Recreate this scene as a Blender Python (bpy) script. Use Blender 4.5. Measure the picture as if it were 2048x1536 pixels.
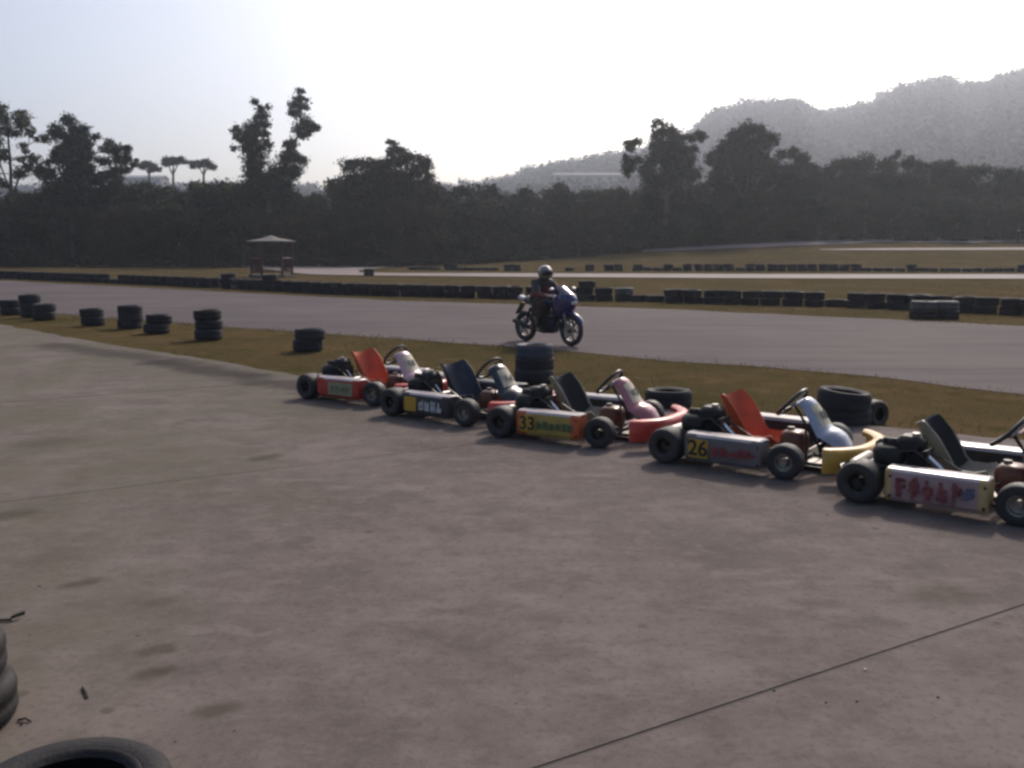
import bpy, bmesh, math, random
import numpy as np
from mathutils import Vector, Matrix, Euler

R = math.radians
for o in list(bpy.data.objects):
    bpy.data.objects.remove(o)
scene = bpy.context.scene
COL = scene.collection

# ------------------------------------------------------------------ camera, sky, sun, exposure
F, HY, CH = 1900.0, 492.0, 1.68           # focal length and horizon row (in 2048 px wide photograph), eye height
PITCH = math.atan((768 - HY) / F)
cam_d = bpy.data.cameras.new('camera')
cam = bpy.data.objects.new('camera', cam_d)
COL.objects.link(cam)
cam_d.sensor_width = 36.0
cam_d.lens = 36.0 * F / 2048
cam_d.clip_start = 0.1
cam_d.clip_end = 6000
cam.location = (0, 0, CH)
cam.rotation_euler = (R(90) - PITCH, 0, 0)
scene.camera = cam

SUN_EL, SUN_AZ = 38.0, 23.0               # azimuth measured clockwise from the viewing direction (+Y)
world = bpy.data.worlds.new('World')
scene.world = world
world.use_nodes = True
wn = world.node_tree
bg = wn.nodes['Background']
sky = wn.nodes.new('ShaderNodeTexSky')
sky.sky_type = 'NISHITA'
sky.sun_disc = False
sky.sun_elevation = R(SUN_EL)
sky.sun_rotation = R(SUN_AZ)
sky.air_density = 0.8
sky.dust_density = 4.2
sky.ozone_density = 1.0
sky.altitude = 50
wn.links.new(sky.outputs[0], bg.inputs['Color'])
bg.inputs['Strength'].default_value = 0.15

sun_d = bpy.data.lights.new('sun', 'SUN')
sun_d.energy = 2.6
sun_d.angle = R(0.6)
sun_d.color = (1.0, 0.90, 0.80)
sun = bpy.data.objects.new('sun', sun_d)
COL.objects.link(sun)
sd = Vector((math.sin(R(SUN_AZ)) * math.cos(R(SUN_EL)), math.cos(R(SUN_AZ)) * math.cos(R(SUN_EL)), math.sin(R(SUN_EL))))
sun.rotation_euler = sd.to_track_quat('Z', 'Y').to_euler()

vs = scene.view_settings
vs.view_transform = 'Standard'
vs.look = 'None'
vs.exposure = 0.0
vs.gamma = 1.0
vs.use_curve_mapping = False
scene.render.engine = 'CYCLES'
scene.cycles.use_denoising = True
scene.cycles.max_bounces = 6
scene.cycles.diffuse_bounces = 3
scene.cycles.volume_bounces = 2
scene.cycles.filter_width = 2.8           # soft phone lens

# ------------------------------------------------------------------ place helpers
def sstep(t):
    t = min(1.0, max(0.0, t))
    return t * t * (3 - 2 * t)

def H(x, y):
    """height of the ground: flat by the track, rising gently to the far right"""
    return 2.7 * sstep((y - 45) / 50) * sstep((x + 12) / 40)

def ray(px, py):
    u = (px - 1024) / F
    v = -(py - 768) / F
    return Vector((u, math.cos(PITCH) + v * math.sin(PITCH), -math.sin(PITCH) + v * math.cos(PITCH)))

def gp(px, py, z=0.0):
    d = ray(px, py)
    t = (z - CH) / d.z
    return Vector((d.x * t, d.y * t, z))

def at(px, py, depth):
    d = ray(px, py)
    t = depth / d.y
    return Vector((d.x * t, depth, CH + d.z * t))

def cast(px, py, tmax=140.0):
    """where the sight line meets the ground"""
    d = ray(px, py)
    y = 8.0
    prev = y
    while y < tmax:
        t = y / d.y
        if CH + d.z * t <= H(d.x * t, y):
            a, b = prev, y
            for _ in range(20):
                m = (a + b) / 2
                t = m / d.y
                if CH + d.z * t <= H(d.x * t, m):
                    b = m
                else:
                    a = m
            t = b / d.y
            return Vector((d.x * t, b, H(d.x * t, b)))
        prev = y
        y += 0.5
    t = tmax / d.y
    return Vector((d.x * t, tmax, H(d.x * t, tmax)))

def tag(o, label=None, cat=None, group=None, kind=None):
    if label: o['label'] = label
    if cat: o['category'] = cat
    if group: o['group'] = group
    if kind: o['kind'] = kind
    return o

def empty(name, loc=(0, 0, 0), rz=0.0, label=None, cat=None, group=None):
    o = bpy.data.objects.new(name, None)
    COL.objects.link(o)
    o.location = loc
    o.rotation_euler = (0, 0, rz)
    o.empty_display_size = 0.1
    return tag(o, label, cat, group)

# ------------------------------------------------------------------ materials
def nt(m):
    m.use_nodes = True
    t = m.node_tree
    return t, t.nodes, t.links, t.nodes['Principled BSDF']

def ramp_mix(N, L, fac, c1, c2):
    mx = N.new('ShaderNodeMix')
    mx.data_type = 'RGBA'
    L.new(fac, mx.inputs[0])
    for i, c in ((6, c1), (7, c2)):
        if hasattr(c, 'links'):
            L.new(c, mx.inputs[i])
        else:
            mx.inputs[i].default_value = (*c[:3], 1)
    return mx.outputs[2]

def remap(N, L, val, a, b, c=0.0, d=1.0, smooth=True):
    r = N.new('ShaderNodeMapRange')
    if smooth: r.interpolation_type = 'SMOOTHSTEP'
    L.new(val, r.inputs[0])
    r.inputs[1].default_value = a
    r.inputs[2].default_value = b
    r.inputs[3].default_value = c
    r.inputs[4].default_value = d
    return r.outputs[0]

def noise(N, L, vec, scale, detail=4, rough=0.55):
    n = N.new('ShaderNodeTexNoise')
    n.inputs['Scale'].default_value = scale
    n.inputs['Detail'].default_value = detail
    n.inputs['Roughness'].default_value = rough
    if vec is not None: L.new(vec, n.inputs['Vector'])
    return n.outputs[0]

def math_node(N, L, op, a, b=None):
    m = N.new('ShaderNodeMath')
    m.operation = op
    for i, v in enumerate((a, b)):
        if v is None: continue
        if hasattr(v, 'links'): L.new(v, m.inputs[i])
        else: m.inputs[i].default_value = v
    return m.outputs[0]

MATS = {}
def mat(name, col, rough=0.55, var=0.18, scale=9.0, metal=0.0, bump=0.0, bscale=80.0, spec=0.5, coat=0.0, dirt=0.0, dirtcol=(0.10, 0.085, 0.07)):
    if name in MATS: return MATS[name]
    m = bpy.data.materials.new(name)
    T, N, L, P = nt(m)
    tc = N.new('ShaderNodeTexCoord').outputs['Object']
    n1 = noise(N, L, tc, scale)
    lo = tuple(c * (1 - var) for c in col)
    hi = tuple(min(1, c * (1 + var)) for c in col)
    c = ramp_mix(N, L, remap(N, L, n1, 0.35, 0.65), lo, hi)
    if dirt > 0:
        n2 = noise(N, L, tc, scale * 2.3, 6, 0.65)
        c = ramp_mix(N, L, remap(N, L, n2, 0.48, 0.72, 0, dirt), c, dirtcol)
    if 'rubber' in name and 'painted' not in name:
        oi = N.new('ShaderNodeObjectInfo')
        k = remap(N, L, oi.outputs['Random'], 0, 1, 0, 0.45, False)
        c = ramp_mix(N, L, k, c, tuple(x * 2.0 for x in col))
    L.new(c, P.inputs['Base Color'])
    L.new(remap(N, L, n1, 0.3, 0.7, max(0.03, rough - 0.08), min(1, rough + 0.1)), P.inputs['Roughness'])
    P.inputs['Metallic'].default_value = metal
    P.inputs['Specular IOR Level'].default_value = spec
    P.inputs['Coat Weight'].default_value = coat
    if bump > 0:
        b = N.new('ShaderNodeBump')
        b.inputs['Strength'].default_value = bump
        b.inputs['Distance'].default_value = 0.01
        L.new(noise(N, L, tc, bscale, 3), b.inputs['Height'])
        L.new(b.outputs[0], P.inputs['Normal'])
    MATS[name] = m
    return m

def leaf_mat(name, c1, c2, c3):
    """foliage: the colour differs from leaf clump to leaf clump (attribute 'tint')"""
    m = bpy.data.materials.new(name)
    T, N, L, P = nt(m)
    a = N.new('ShaderNodeAttribute')
    a.attribute_name = 'tint'
    oi = N.new('ShaderNodeObjectInfo')
    c = ramp_mix(N, L, a.outputs['Fac'], c1, c2)
    c = ramp_mix(N, L, remap(N, L, oi.outputs['Random'], 0.0, 1.0, 0, 0.6, False), c, c3)
    L.new(c, P.inputs['Base Color'])
    P.inputs['Roughness'].default_value = 0.8
    P.inputs['Specular IOR Level'].default_value = 0.06
    MATS[name] = m
    return m

def grass_mat():
    m = leaf_mat('grass_blades', (0.078, 0.067, 0.029), (0.168, 0.122, 0.060), (0.110, 0.088, 0.043))
    T, N, L, P = nt(m)
    col = P.inputs['Base Color'].links[0].from_socket
    tr = N.new('ShaderNodeBsdfTranslucent')
    L.new(col, tr.inputs['Color'])
    mx = N.new('ShaderNodeMixShader')
    mx.inputs[0].default_value = 0.45
    L.new(P.outputs[0], mx.inputs[1])
    L.new(tr.outputs[0], mx.inputs[2])
    L.new(mx.outputs[0], N['Material Output'].inputs['Surface'])

def position(N):
    return N.new('ShaderNodeNewGeometry').outputs['Position']

def seg_dist(N, L, pos, a, b):
    """distance on the ground plane from the segment a-b"""
    ax, ay = a
    dx, dy = b[0] - ax, b[1] - ay
    l2 = dx * dx + dy * dy
    s = N.new('ShaderNodeSeparateXYZ')
    L.new(pos, s.inputs[0])
    rx = math_node(N, L, 'SUBTRACT', s.outputs[0], ax)
    ry = math_node(N, L, 'SUBTRACT', s.outputs[1], ay)
    t = math_node(N, L, 'ADD', math_node(N, L, 'MULTIPLY', rx, dx / l2), math_node(N, L, 'MULTIPLY', ry, dy / l2))
    t = math_node(N, L, 'MINIMUM', math_node(N, L, 'MAXIMUM', t, 0.0), 1.0)
    ex = math_node(N, L, 'SUBTRACT', rx, math_node(N, L, 'MULTIPLY', t, dx))
    ey = math_node(N, L, 'SUBTRACT', ry, math_node(N, L, 'MULTIPLY', t, dy))
    return math_node(N, L, 'SQRT', math_node(N, L, 'ADD', math_node(N, L, 'MULTIPLY', ex, ex), math_node(N, L, 'MULTIPLY', ey, ey)))

def concrete():
    m = bpy.data.materials.new('concrete')
    T, N, L, P = nt(m)
    pos = position(N)
    big = noise(N, L, pos, 0.35, 5, 0.6)
    mid = noise(N, L, pos, 1.7, 6, 0.65)
    # broom and tyre streaks: stretched noise
    mp = N.new('ShaderNodeMapping')
    mp.inputs['Rotation'].default_value = (0, 0, R(-31))
    mp.inputs['Scale'].default_value = (1.0, 2.1, 1)
    L.new(pos, mp.inputs[0])
    streak = noise(N, L, mp.outputs[0], 1.6, 6, 0.65)
    blot = noise(N, L, pos, 4.6, 7, 0.7)
    fine = noise(N, L, pos, 28, 4, 0.6)
    grit = noise(N, L, pos, 160, 2, 0.5)
    patch_ = noise(N, L, pos, 0.75, 6, 0.62)
    mot = noise(N, L, pos, 11, 6, 0.7)
    c = ramp_mix(N, L, remap(N, L, big, 0.35, 0.65), (0.128, 0.106, 0.095), (0.160, 0.132, 0.121))
    c = ramp_mix(N, L, remap(N, L, patch_, 0.49, 0.65, 0, 0.55), c, (0.205, 0.172, 0.158))
    c = ramp_mix(N, L, remap(N, L, patch_, 0.47, 0.33, 0, 0.55), c, (0.096, 0.078, 0.068))
    c = ramp_mix(N, L, remap(N, L, mid, 0.50, 0.64, 0, 0.5), c, (0.100, 0.082, 0.072))
    c = ramp_mix(N, L, remap(N, L, streak, 0.52, 0.67, 0, 0.5), c, (0.215, 0.181, 0.167))
    c = ramp_mix(N, L, remap(N, L, streak, 0.47, 0.33, 0, 0.4), c, (0.095, 0.078, 0.069))
    c = ramp_mix(N, L, remap(N, L, blot, 0.51, 0.64, 0, 0.4), c, (0.20, 0.167, 0.153))
    c = ramp_mix(N, L, remap(N, L, blot, 0.48, 0.36, 0, 0.4), c, (0.094, 0.077, 0.068))
    c = ramp_mix(N, L, remap(N, L, mot, 0.52, 0.66, 0, 0.30), c, (0.20, 0.167, 0.153))
    c = ramp_mix(N, L, remap(N, L, mot, 0.46, 0.34, 0, 0.32), c, (0.08, 0.065, 0.057))
    c = ramp_mix(N, L, remap(N, L, fine, 0.52, 0.66, 0, 0.40), c, (0.082, 0.067, 0.059))
    c = ramp_mix(N, L, remap(N, L, grit, 0.54, 0.68, 0, 0.45), c, (0.215, 0.18, 0.166))
    # small dark oil drips
    vo = N.new('ShaderNodeTexVoronoi')
    vo.inputs['Scale'].default_value = 2.3
    L.new(pos, vo.inputs['Vector'])
    drip = math_node(N, L, 'ADD', vo.outputs['Distance'], math_node(N, L, 'MULTIPLY', math_node(N, L, 'SUBTRACT', fine, 0.5), 0.10))
    c = ramp_mix(N, L, math_node(N, L, 'MULTIPLY', remap(N, L, drip, 0.085, 0.03, 0, 0.6), remap(N, L, patch_, 0.45, 0.6, 0.1, 1)), c, (0.05, 0.042, 0.036))
    # algae tint on the side towards the tyre pile
    alg = noise(N, L, pos, 0.9, 4, 0.6)
    sx = N.new('ShaderNodeSeparateXYZ')
    L.new(pos, sx.inputs[0])
    al = math_node(N, L, 'MULTIPLY', remap(N, L, sx.outputs[0], -0.6, -3.0, 0, 1), remap(N, L, alg, 0.4, 0.65, 0.15, 0.65))
    c = ramp_mix(N, L, al, c, (0.108, 0.100, 0.068))
    wob = math_node(N, L, 'MULTIPLY', math_node(N, L, 'SUBTRACT', noise(N, L, pos, 7, 4, 0.6), 0.5), 0.14)
    for (px, py, rad, st) in ((315, 1300, 0.045, 0.55), (308, 1345, 0.045, 0.6), (437, 1420, 0.05, 0.55), (160, 1167, 0.05, 0.55),
                              (532, 915, 0.07, 0.55), (596, 1082, 0.05, 0.3), (320, 1205, 0.05, 0.3), (1880, 1190, 0.12, 0.35), (100, 885, 0.2, 0.4), (20, 1030, 0.1, 0.5)):
        a = gp(px - 15, py + 3)
        b = gp(px + 15, py - 3)
        d = math_node(N, L, 'ADD', seg_dist(N, L, pos, (a.x, a.y), (b.x, b.y)), wob)
        c = ramp_mix(N, L, remap(N, L, d, rad * 1.8, rad * 0.3, 0, st), c, (0.046, 0.040, 0.025))
    # dirty run-off band that follows the edge of the apron
    wob2 = math_node(N, L, 'MULTIPLY', math_node(N, L, 'SUBTRACT', noise(N, L, pos, 1.6, 5, 0.65), 0.5), 1.1)
    for (a, b, w, st) in (((110, 690), (330, 724), 0.34, 0.7), ((330, 724), (480, 752), 0.36, 0.85), ((480, 752), (640, 786), 0.30, 0.75)):
        a, b = gp(*a), gp(*b)
        d = math_node(N, L, 'ADD', seg_dist(N, L, pos, (a.x, a.y), (b.x, b.y)), wob2)
        c = ramp_mix(N, L, remap(N, L, d, w * 1.5, w * 0.2, 0, st), c, (0.040, 0.034, 0.030))
    L.new(c, P.inputs['Base Color'])
    P.inputs['Roughness'].default_value = 0.9
    P.inputs['Specular IOR Level'].default_value = 0.06
    b = N.new('ShaderNodeBump')
    b.inputs['Strength'].default_value = 0.35
    b.inputs['Distance'].default_value = 0.006
    L.new(math_node(N, L, 'ADD', fine, math_node(N, L, 'MULTIPLY', grit, 0.4)), b.inputs['Height'])
    L.new(b.outputs[0], P.inputs['Normal'])
    MATS['concrete'] = m
    return m

def asphalt(name, c1, c2, rough=0.9, spec=0.10):
    m = bpy.data.materials.new(name)
    T, N, L, P = nt(m)
    pos = position(N)
    mp = N.new('ShaderNodeMapping')
    mp.inputs['Rotation'].default_value = (0, 0, R(38))
    mp.inputs['Scale'].default_value = (0.16, 1.3, 1)
    L.new(pos, mp.inputs[0])
    st = noise(N, L, mp.outputs[0], 1.1, 5, 0.6)
    big = noise(N, L, pos, 0.22, 4, 0.6)
    gr = noise(N, L, pos, 90, 2, 0.5)
    c = ramp_mix(N, L, remap(N, L, big, 0.3, 0.7), c1, c2)
    c = ramp_mix(N, L, remap(N, L, st, 0.50, 0.66, 0, 0.5), c, tuple(x * 0.62 for x in c1))
    c = ramp_mix(N, L, remap(N, L, gr, 0.5, 0.75, 0, 0.3), c, tuple(min(1, x * 1.5) for x in c2))
    L.new(c, P.inputs['Base Color'])
    P.inputs['Roughness'].default_value = rough
    P.inputs['Specular IOR Level'].default_value = spec
    b = N.new('ShaderNodeBump')
    b.inputs['Strength'].default_value = 0.3
    b.inputs['Distance'].default_value = 0.004
    L.new(gr, b.inputs['Height'])
    L.new(b.outputs[0], P.inputs['Normal'])
    MATS[name] = m
    return m

def turf():
    m = bpy.data.materials.new('turf')
    T, N, L, P = nt(m)
    pos = position(N)
    a = noise(N, L, pos, 0.35, 5, 0.6)
    b_ = noise(N, L, pos, 2.2, 5, 0.65)
    c_ = noise(N, L, pos, 30, 4, 0.65)
    c = ramp_mix(N, L, remap(N, L, a, 0.32, 0.68), (0.080, 0.065, 0.030), (0.122, 0.087, 0.045))
    c = ramp_mix(N, L, remap(N, L, b_, 0.50, 0.70, 0, 0.7), c, (0.054, 0.051, 0.017))
    c = ramp_mix(N, L, remap(N, L, b_, 0.44, 0.28, 0, 0.6), c, (0.175, 0.122, 0.060))
    c = ramp_mix(N, L, remap(N, L, c_, 0.5, 0.72, 0, 0.6), c, (0.034, 0.029, 0.012))
    L.new(c, P.inputs['Base Color'])
    P.inputs['Roughness'].default_value = 0.95
    P.inputs['Specular IOR Level'].default_value = 0.0
    b = N.new('ShaderNodeBump')
    b.inputs['Strength'].default_value = 0.8
    b.inputs['Distance'].default_value = 0.05
    L.new(c_, b.inputs['Height'])
    L.new(b.outputs[0], P.inputs['Normal'])
    MATS['turf'] = m
    return m

concrete()
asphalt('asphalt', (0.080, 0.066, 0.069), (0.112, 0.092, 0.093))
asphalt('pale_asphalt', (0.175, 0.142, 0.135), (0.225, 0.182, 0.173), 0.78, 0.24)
turf()
mat('joint_filler', (0.072, 0.06, 0.054), 0.95)
grass_mat()
leaf_mat('foliage', (0.020, 0.034, 0.014), (0.062, 0.070, 0.026), (0.080, 0.052, 0.028))
leaf_mat('pale_foliage', (0.075, 0.090, 0.045), (0.120, 0.120, 0.062), (0.10, 0.10, 0.05))
leaf_mat('hill_foliage', (0.030, 0.040, 0.022), (0.038, 0.046, 0.026), (0.034, 0.042, 0.024))
mat('bark', (0.11, 0.085, 0.065), 0.9, 0.3, 6, bump=0.5)
mat('hill_soil', (0.032, 0.040, 0.022), 0.95, 0.2, 0.05, spec=0.0)
mat('rubber', (0.016, 0.016, 0.018), 0.62, 0.25, 14, bump=0.2, dirt=0.35, dirtcol=(0.055, 0.05, 0.045))
mat('old_rubber', (0.017, 0.017, 0.020), 0.75, 0.3, 5, bump=0.3, bscale=40, spec=0.35, dirt=0.4, dirtcol=(0.05, 0.043, 0.04))
mat('blue_rubber', (0.024, 0.030, 0.044), 0.68, 0.3, 5, bump=0.3, bscale=40, dirt=0.35, dirtcol=(0.06, 0.06, 0.065))
mat('painted_rubber', (0.065, 0.067, 0.072), 0.7, 0.3, 5, bump=0.3, bscale=40, dirt=0.7, dirtcol=(0.03, 0.03, 0.035))
mat('black_metal', (0.018, 0.018, 0.020), 0.45, 0.2, 20, metal=0.4, dirt=0.3)
mat('steel', (0.42, 0.40, 0.38), 0.34, 0.15, 20, metal=0.9, dirt=0.25)
mat('chrome', (0.75, 0.72, 0.70), 0.16, 0.05, 20, metal=1.0)
mat('grimy_alloy', (0.26, 0.24, 0.22), 0.45, 0.2, 20, metal=0.8, dirt=0.4)
mat('black_plastic', (0.015, 0.015, 0.018), 0.42, 0.15, 10, dirt=0.15)
mat('engine_black', (0.010, 0.010, 0.011), 0.55, 0.2, 20, metal=0.2, dirt=0.35, dirtcol=(0.03, 0.026, 0.024))
mat('tank_plastic', (0.14, 0.040, 0.015), 0.4, 0.2, 9, dirt=0.3, dirtcol=(0.06, 0.03, 0.02))

# ------------------------------------------------------------------ mesh builder
class MB:
    def __init__(self):
        self.v, self.f, self.m = [], [], []
    def add(self, vs_, fs, mi=0, M=None):
        o = len(self.v)
        for p in vs_:
            p = Vector(p)
            self.v.append(tuple(M @ p) if M is not None else tuple(p))
        for f in fs:
            self.f.append(tuple(i + o for i in f))
            self.m.append(mi)
        return self
    def box(self, c, s, bevel=0.0, M=None, mi=0):
        cx, cy, cz = c
        hx, hy, hz = s[0] / 2, s[1] / 2, s[2] / 2
        b = min(bevel, hx * 0.95, hy * 0.95, hz * 0.95)
        if b <= 0:
            vs_ = [(cx + i * hx, cy + j * hy, cz + k * hz) for i in (-1, 1) for j in (-1, 1) for k in (-1, 1)]
            fs = [(0, 1, 3, 2), (4, 6, 7, 5), (0, 4, 5, 1), (2, 3, 7, 6), (0, 2, 6, 4), (1, 5, 7, 3)]
            return self.add(vs_, fs, mi, M)
        vs_, idx = [], {}
        for i in (-1, 1):
            for j in (-1, 1):
                for k in (-1, 1):
                    idx[i, j, k, 0] = len(vs_); vs_.append((cx + i * hx, cy + j * (hy - b), cz + k * (hz - b)))
                    idx[i, j, k, 1] = len(vs_); vs_.append((cx + i * (hx - b), cy + j * hy, cz + k * (hz - b)))
                    idx[i, j, k, 2] = len(vs_); vs_.append((cx + i * (hx - b), cy + j * (hy - b), cz + k * hz))
        fs = []
        S = (-1, 1)
        for i in S:
            fs.append((idx[i, -1, -1, 0], idx[i, 1, -1, 0], idx[i, 1, 1, 0], idx[i, -1, 1, 0]))
            fs.append((idx[-1, i, -1, 1], idx[1, i, -1, 1], idx[1, i, 1, 1], idx[-1, i, 1, 1]))
            fs.append((idx[-1, -1, i, 2], idx[1, -1, i, 2], idx[1, 1, i, 2], idx[-1, 1, i, 2]))
        for i in S:
            for j in S:
                fs.append((idx[i, j, -1, 0], idx[i, j, 1, 0], idx[i, j, 1, 1], idx[i, j, -1, 1]))
                fs.append((idx[i, -1, j, 0], idx[i, 1, j, 0], idx[i, 1, j, 2], idx[i, -1, j, 2]))
                fs.append((idx[-1, i, j, 1], idx[1, i, j, 1], idx[1, i, j, 2], idx[-1, i, j, 2]))
                for k in S:
                    fs.append((idx[i, j, k, 0], idx[i, j, k, 1], idx[i, j, k, 2]))
        return self.add(vs_, fs, mi, M)
    def tube(self, path, r, seg=8, closed=False, mi=0, M=None, flat=1.0):
        P = [Vector(p) for p in path]
        n = len(P)
        rr = r if isinstance(r, (list, tuple)) else [r] * n
        vs_, fs = [], []
        up = None
        for i in range(n):
            if closed:
                d = (P[(i + 1) % n] - P[i - 1])
            else:
                d = P[min(i + 1, n - 1)] - P[max(i - 1, 0)]
            d.normalize()
            if up is None:
                up = Vector((0, 0, 1)) if abs(d.z) < 0.9 else Vector((1, 0, 0))
            s = d.cross(up)
            if s.length < 1e-5: s = d.orthogonal()
            s.normalize()
            up = s.cross(d).normalized()
            for k in range(seg):
                a = 2 * math.pi * k / seg
                vs_.append(P[i] + s * (math.cos(a) * rr[i]) + up * (math.sin(a) * rr[i] * flat))
        m = n if closed else n - 1
        for i in range(m):
            j = (i + 1) % n
            for k in range(seg):
                k2 = (k + 1) % seg
                fs.append((i * seg + k, i * seg + k2, j * seg + k2, j * seg + k))
        if not closed:
            fs.append(tuple(range(seg - 1, -1, -1)))
            fs.append(tuple((n - 1) * seg + k for k in range(seg)))
        return self.add(vs_, fs, mi, M)
    def lathe(self, prof, seg=24, closed=False, mi=0, M=None, rad=None):
        """profile (r, z) turned about z; rad(k, i) scales the radius"""
        vs_, fs = [], []
        n = len(prof)
        for k in range(seg):
            a = 2 * math.pi * k / seg
            for i, (r, z) in enumerate(prof):
                q = r * (rad(k, i) if rad else 1)
                vs_.append((q * math.cos(a), q * math.sin(a), z))
        m = n if closed else n - 1
        for k in range(seg):
            k2 = (k + 1) % seg
            for i in range(m):
                j = (i + 1) % n
                fs.append((k * n + i, k2 * n + i, k2 * n + j, k * n + j))
        if not closed:
            if prof[0][0] > 1e-6: fs.append(tuple(k * n for k in range(seg - 1, -1, -1)))
            if prof[-1][0] > 1e-6: fs.append(tuple(k * n + n - 1 for k in range(seg)))
        return self.add(vs_, fs, mi, M)
    def grid(self, fn, nu, nv, thick=0.0, mi=0, M=None, mi2=None):
        """sheet fn(u, v), u and v in 0..1, given a thickness along its own normal"""
        P = [[Vector(fn(i / nu, j / nv)) for j in range(nv + 1)] for i in range(nu + 1)]
        w = nv + 1
        top = [P[i][j] for i in range(nu + 1) for j in range(w)]
        q = [(i * w + j, (i + 1) * w + j, (i + 1) * w + j + 1, i * w + j + 1) for i in range(nu) for j in range(nv)]
        if thick == 0:
            return self.add(top, q, mi, M)
        nrm = []
        for i in range(nu + 1):
            for j in range(w):
                du = P[min(i + 1, nu)][j] - P[max(i - 1, 0)][j]
                dv = P[i][min(j + 1, nv)] - P[i][max(j - 1, 0)]
                c = du.cross(dv)
                nrm.append(c.normalized() if c.length > 1e-9 else Vector((0, 0, 1)))
        bot = [p - n * thick for p, n in zip(top, nrm)]
        off = len(top)
        fs = list(q)
        f2 = [tuple(reversed([k + off for k in f])) for f in q]
        ring = [i * w for i in range(nu + 1)] + [nu * w + j for j in range(1, w)] + [i * w + nv for i in range(nu - 1, -1, -1)] + [j for j in range(nv - 1, 0, -1)]
        side = [(ring[k], ring[(k + 1) % len(ring)], ring[(k + 1) % len(ring)] + off, ring[k] + off) for k in range(len(ring))]
        o = len(self.v)
        self.add(top + bot, fs, mi, M)
        for f in f2 + side:
            self.f.append(tuple(k + o for k in f))
            self.m.append(mi if mi2 is None else mi2)
        return self
    def ellipsoid(self, c, r, nu=14, nv=10, p=1.0, M=None, mi=0):
        def pw(x): return math.copysign(abs(x) ** p, x)
        vs_, fs = [], []
        for i in range(nv + 1):
            th = math.pi * i / nv
            for k in range(nu):
                a = 2 * math.pi * k / nu
                vs_.append((c[0] + r[0] * pw(math.sin(th)) * pw(math.cos(a)), c[1] + r[1] * pw(math.sin(th)) * pw(math.sin(a)), c[2] + r[2] * pw(math.cos(th))))
        for i in range(nv):
            for k in range(nu):
                k2 = (k + 1) % nu
                fs.append((i * nu + k, (i + 1) * nu + k, (i + 1) * nu + k2, i * nu + k2))
        return self.add(vs_, fs, mi, M)
    def mesh(self, name, mats, smooth=40):
        me = bpy.data.meshes.new(name)
        me.from_pydata(self.v, [], self.f)
        bm = bmesh.new()
        bm.from_mesh(me)
        for i, f in enumerate(bm.faces): f.material_index = self.m[i]
        bmesh.ops.remove_doubles(bm, verts=bm.verts, dist=1e-5)
        bmesh.ops.recalc_face_normals(bm, faces=bm.faces)
        bm.to_mesh(me)
        bm.free()
        for mm in (mats if isinstance(mats, (list, tuple)) else [mats]):
            me.materials.append(MATS[mm] if isinstance(mm, str) else mm)
        if smooth:
            me.polygons.foreach_set('use_smooth', [True] * len(me.polygons))
            me.set_sharp_from_angle(angle=R(smooth))
        return me
    def build(self, name, mats, parent=None, smooth=40, loc=None):
        o = bpy.data.objects.new(name, self.mesh(name, mats, smooth))
        COL.objects.link(o)
        if parent is not None: o.parent = parent
        if loc is not None: o.location = loc
        return o

def link(name, me, parent=None, loc=None, rot=None):
    o = bpy.data.objects.new(name, me)
    COL.objects.link(o)
    if parent is not None: o.parent = parent
    if loc is not None: o.location = loc
    if rot is not None: o.rotation_euler = rot
    return o

def np_mesh(name, verts, faces_n, mat_name, tint=None):
    """many separate polygons with faces_n corners each, made from one numpy array of corners"""
    me = bpy.data.meshes.new(name)
    nv = len(verts)
    nf = nv // faces_n
    me.vertices.add(nv)
    me.vertices.foreach_set('co', np.ascontiguousarray(verts, dtype=np.float32).ravel())
    me.loops.add(nv)
    me.loops.foreach_set('vertex_index', np.arange(nv, dtype=np.int32))
    me.polygons.add(nf)
    me.polygons.foreach_set('loop_start', np.arange(0, nv, faces_n, dtype=np.int32))
    me.update(calc_edges=True)
    if tint is not None:
        at_ = me.attributes.new('tint', 'FLOAT', 'POINT')
        at_.data.foreach_set('value', np.repeat(tint, faces_n).astype(np.float32))
    me.materials.append(MATS[mat_name])
    me.validate()
    return me

def rot_z(a): return Matrix.Rotation(a, 4, 'Z')
def trans(x, y, z): return Matrix.Translation((x, y, z))

# ------------------------------------------------------------------ ground, apron, roads
def wide_ground():
    xs = sorted(set([-900, -600, -400, -250, -160, -110] + list(np.arange(-80, 91, 2.0)) + [110, 160, 250, 400, 600, 900]))
    ys = sorted(set([-60, -30, -12] + list(np.arange(0, 121, 2.0)) + [140, 170, 220, 300, 450, 700, 1000]))
    v = [(x, y, H(x, y) - 0.03) for x in xs for y in ys]
    n = len(ys)
    f = [(i * n + j, (i + 1) * n + j, (i + 1) * n + j + 1, i * n + j + 1) for i in range(len(xs) - 1) for j in range(n - 1)]
    o = MB().add(v, f).build('ground', 'turf')
    tag(o, kind='structure')
wide_ground()

def wobble(line, step, amp, seed):
    rnd = random.Random(seed)
    out = []
    for (a, b) in zip(line[:-1], line[1:]):
        a, b = Vector(a), Vector(b)
        d = (b - a)
        n = Vector((-d.y, d.x)).normalized()
        k = max(1, int(d.length / step))
        for i in range(k):
            out.append(a + d * (i / k) + n * rnd.uniform(-amp, amp))
    out.append(Vector(line[-1]))
    return out

def g2(px, py):
    q = gp(px, py)
    return (q.x, q.y)

EDGE = [(-62, 58), (-30, 33)] + [g2(*q) for q in ((0, 648), (138, 675), (231, 690), (353, 709), (496, 733), (600, 751))] + [(-0.4, 11.0), (1.9, 9.7), g2(1970, 873), (6.5, 7.0), (9.5, 4.6), (15, -1), (24, -12)]
EDGE_W = wobble(EDGE, 0.35, 0.045, 3)

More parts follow.
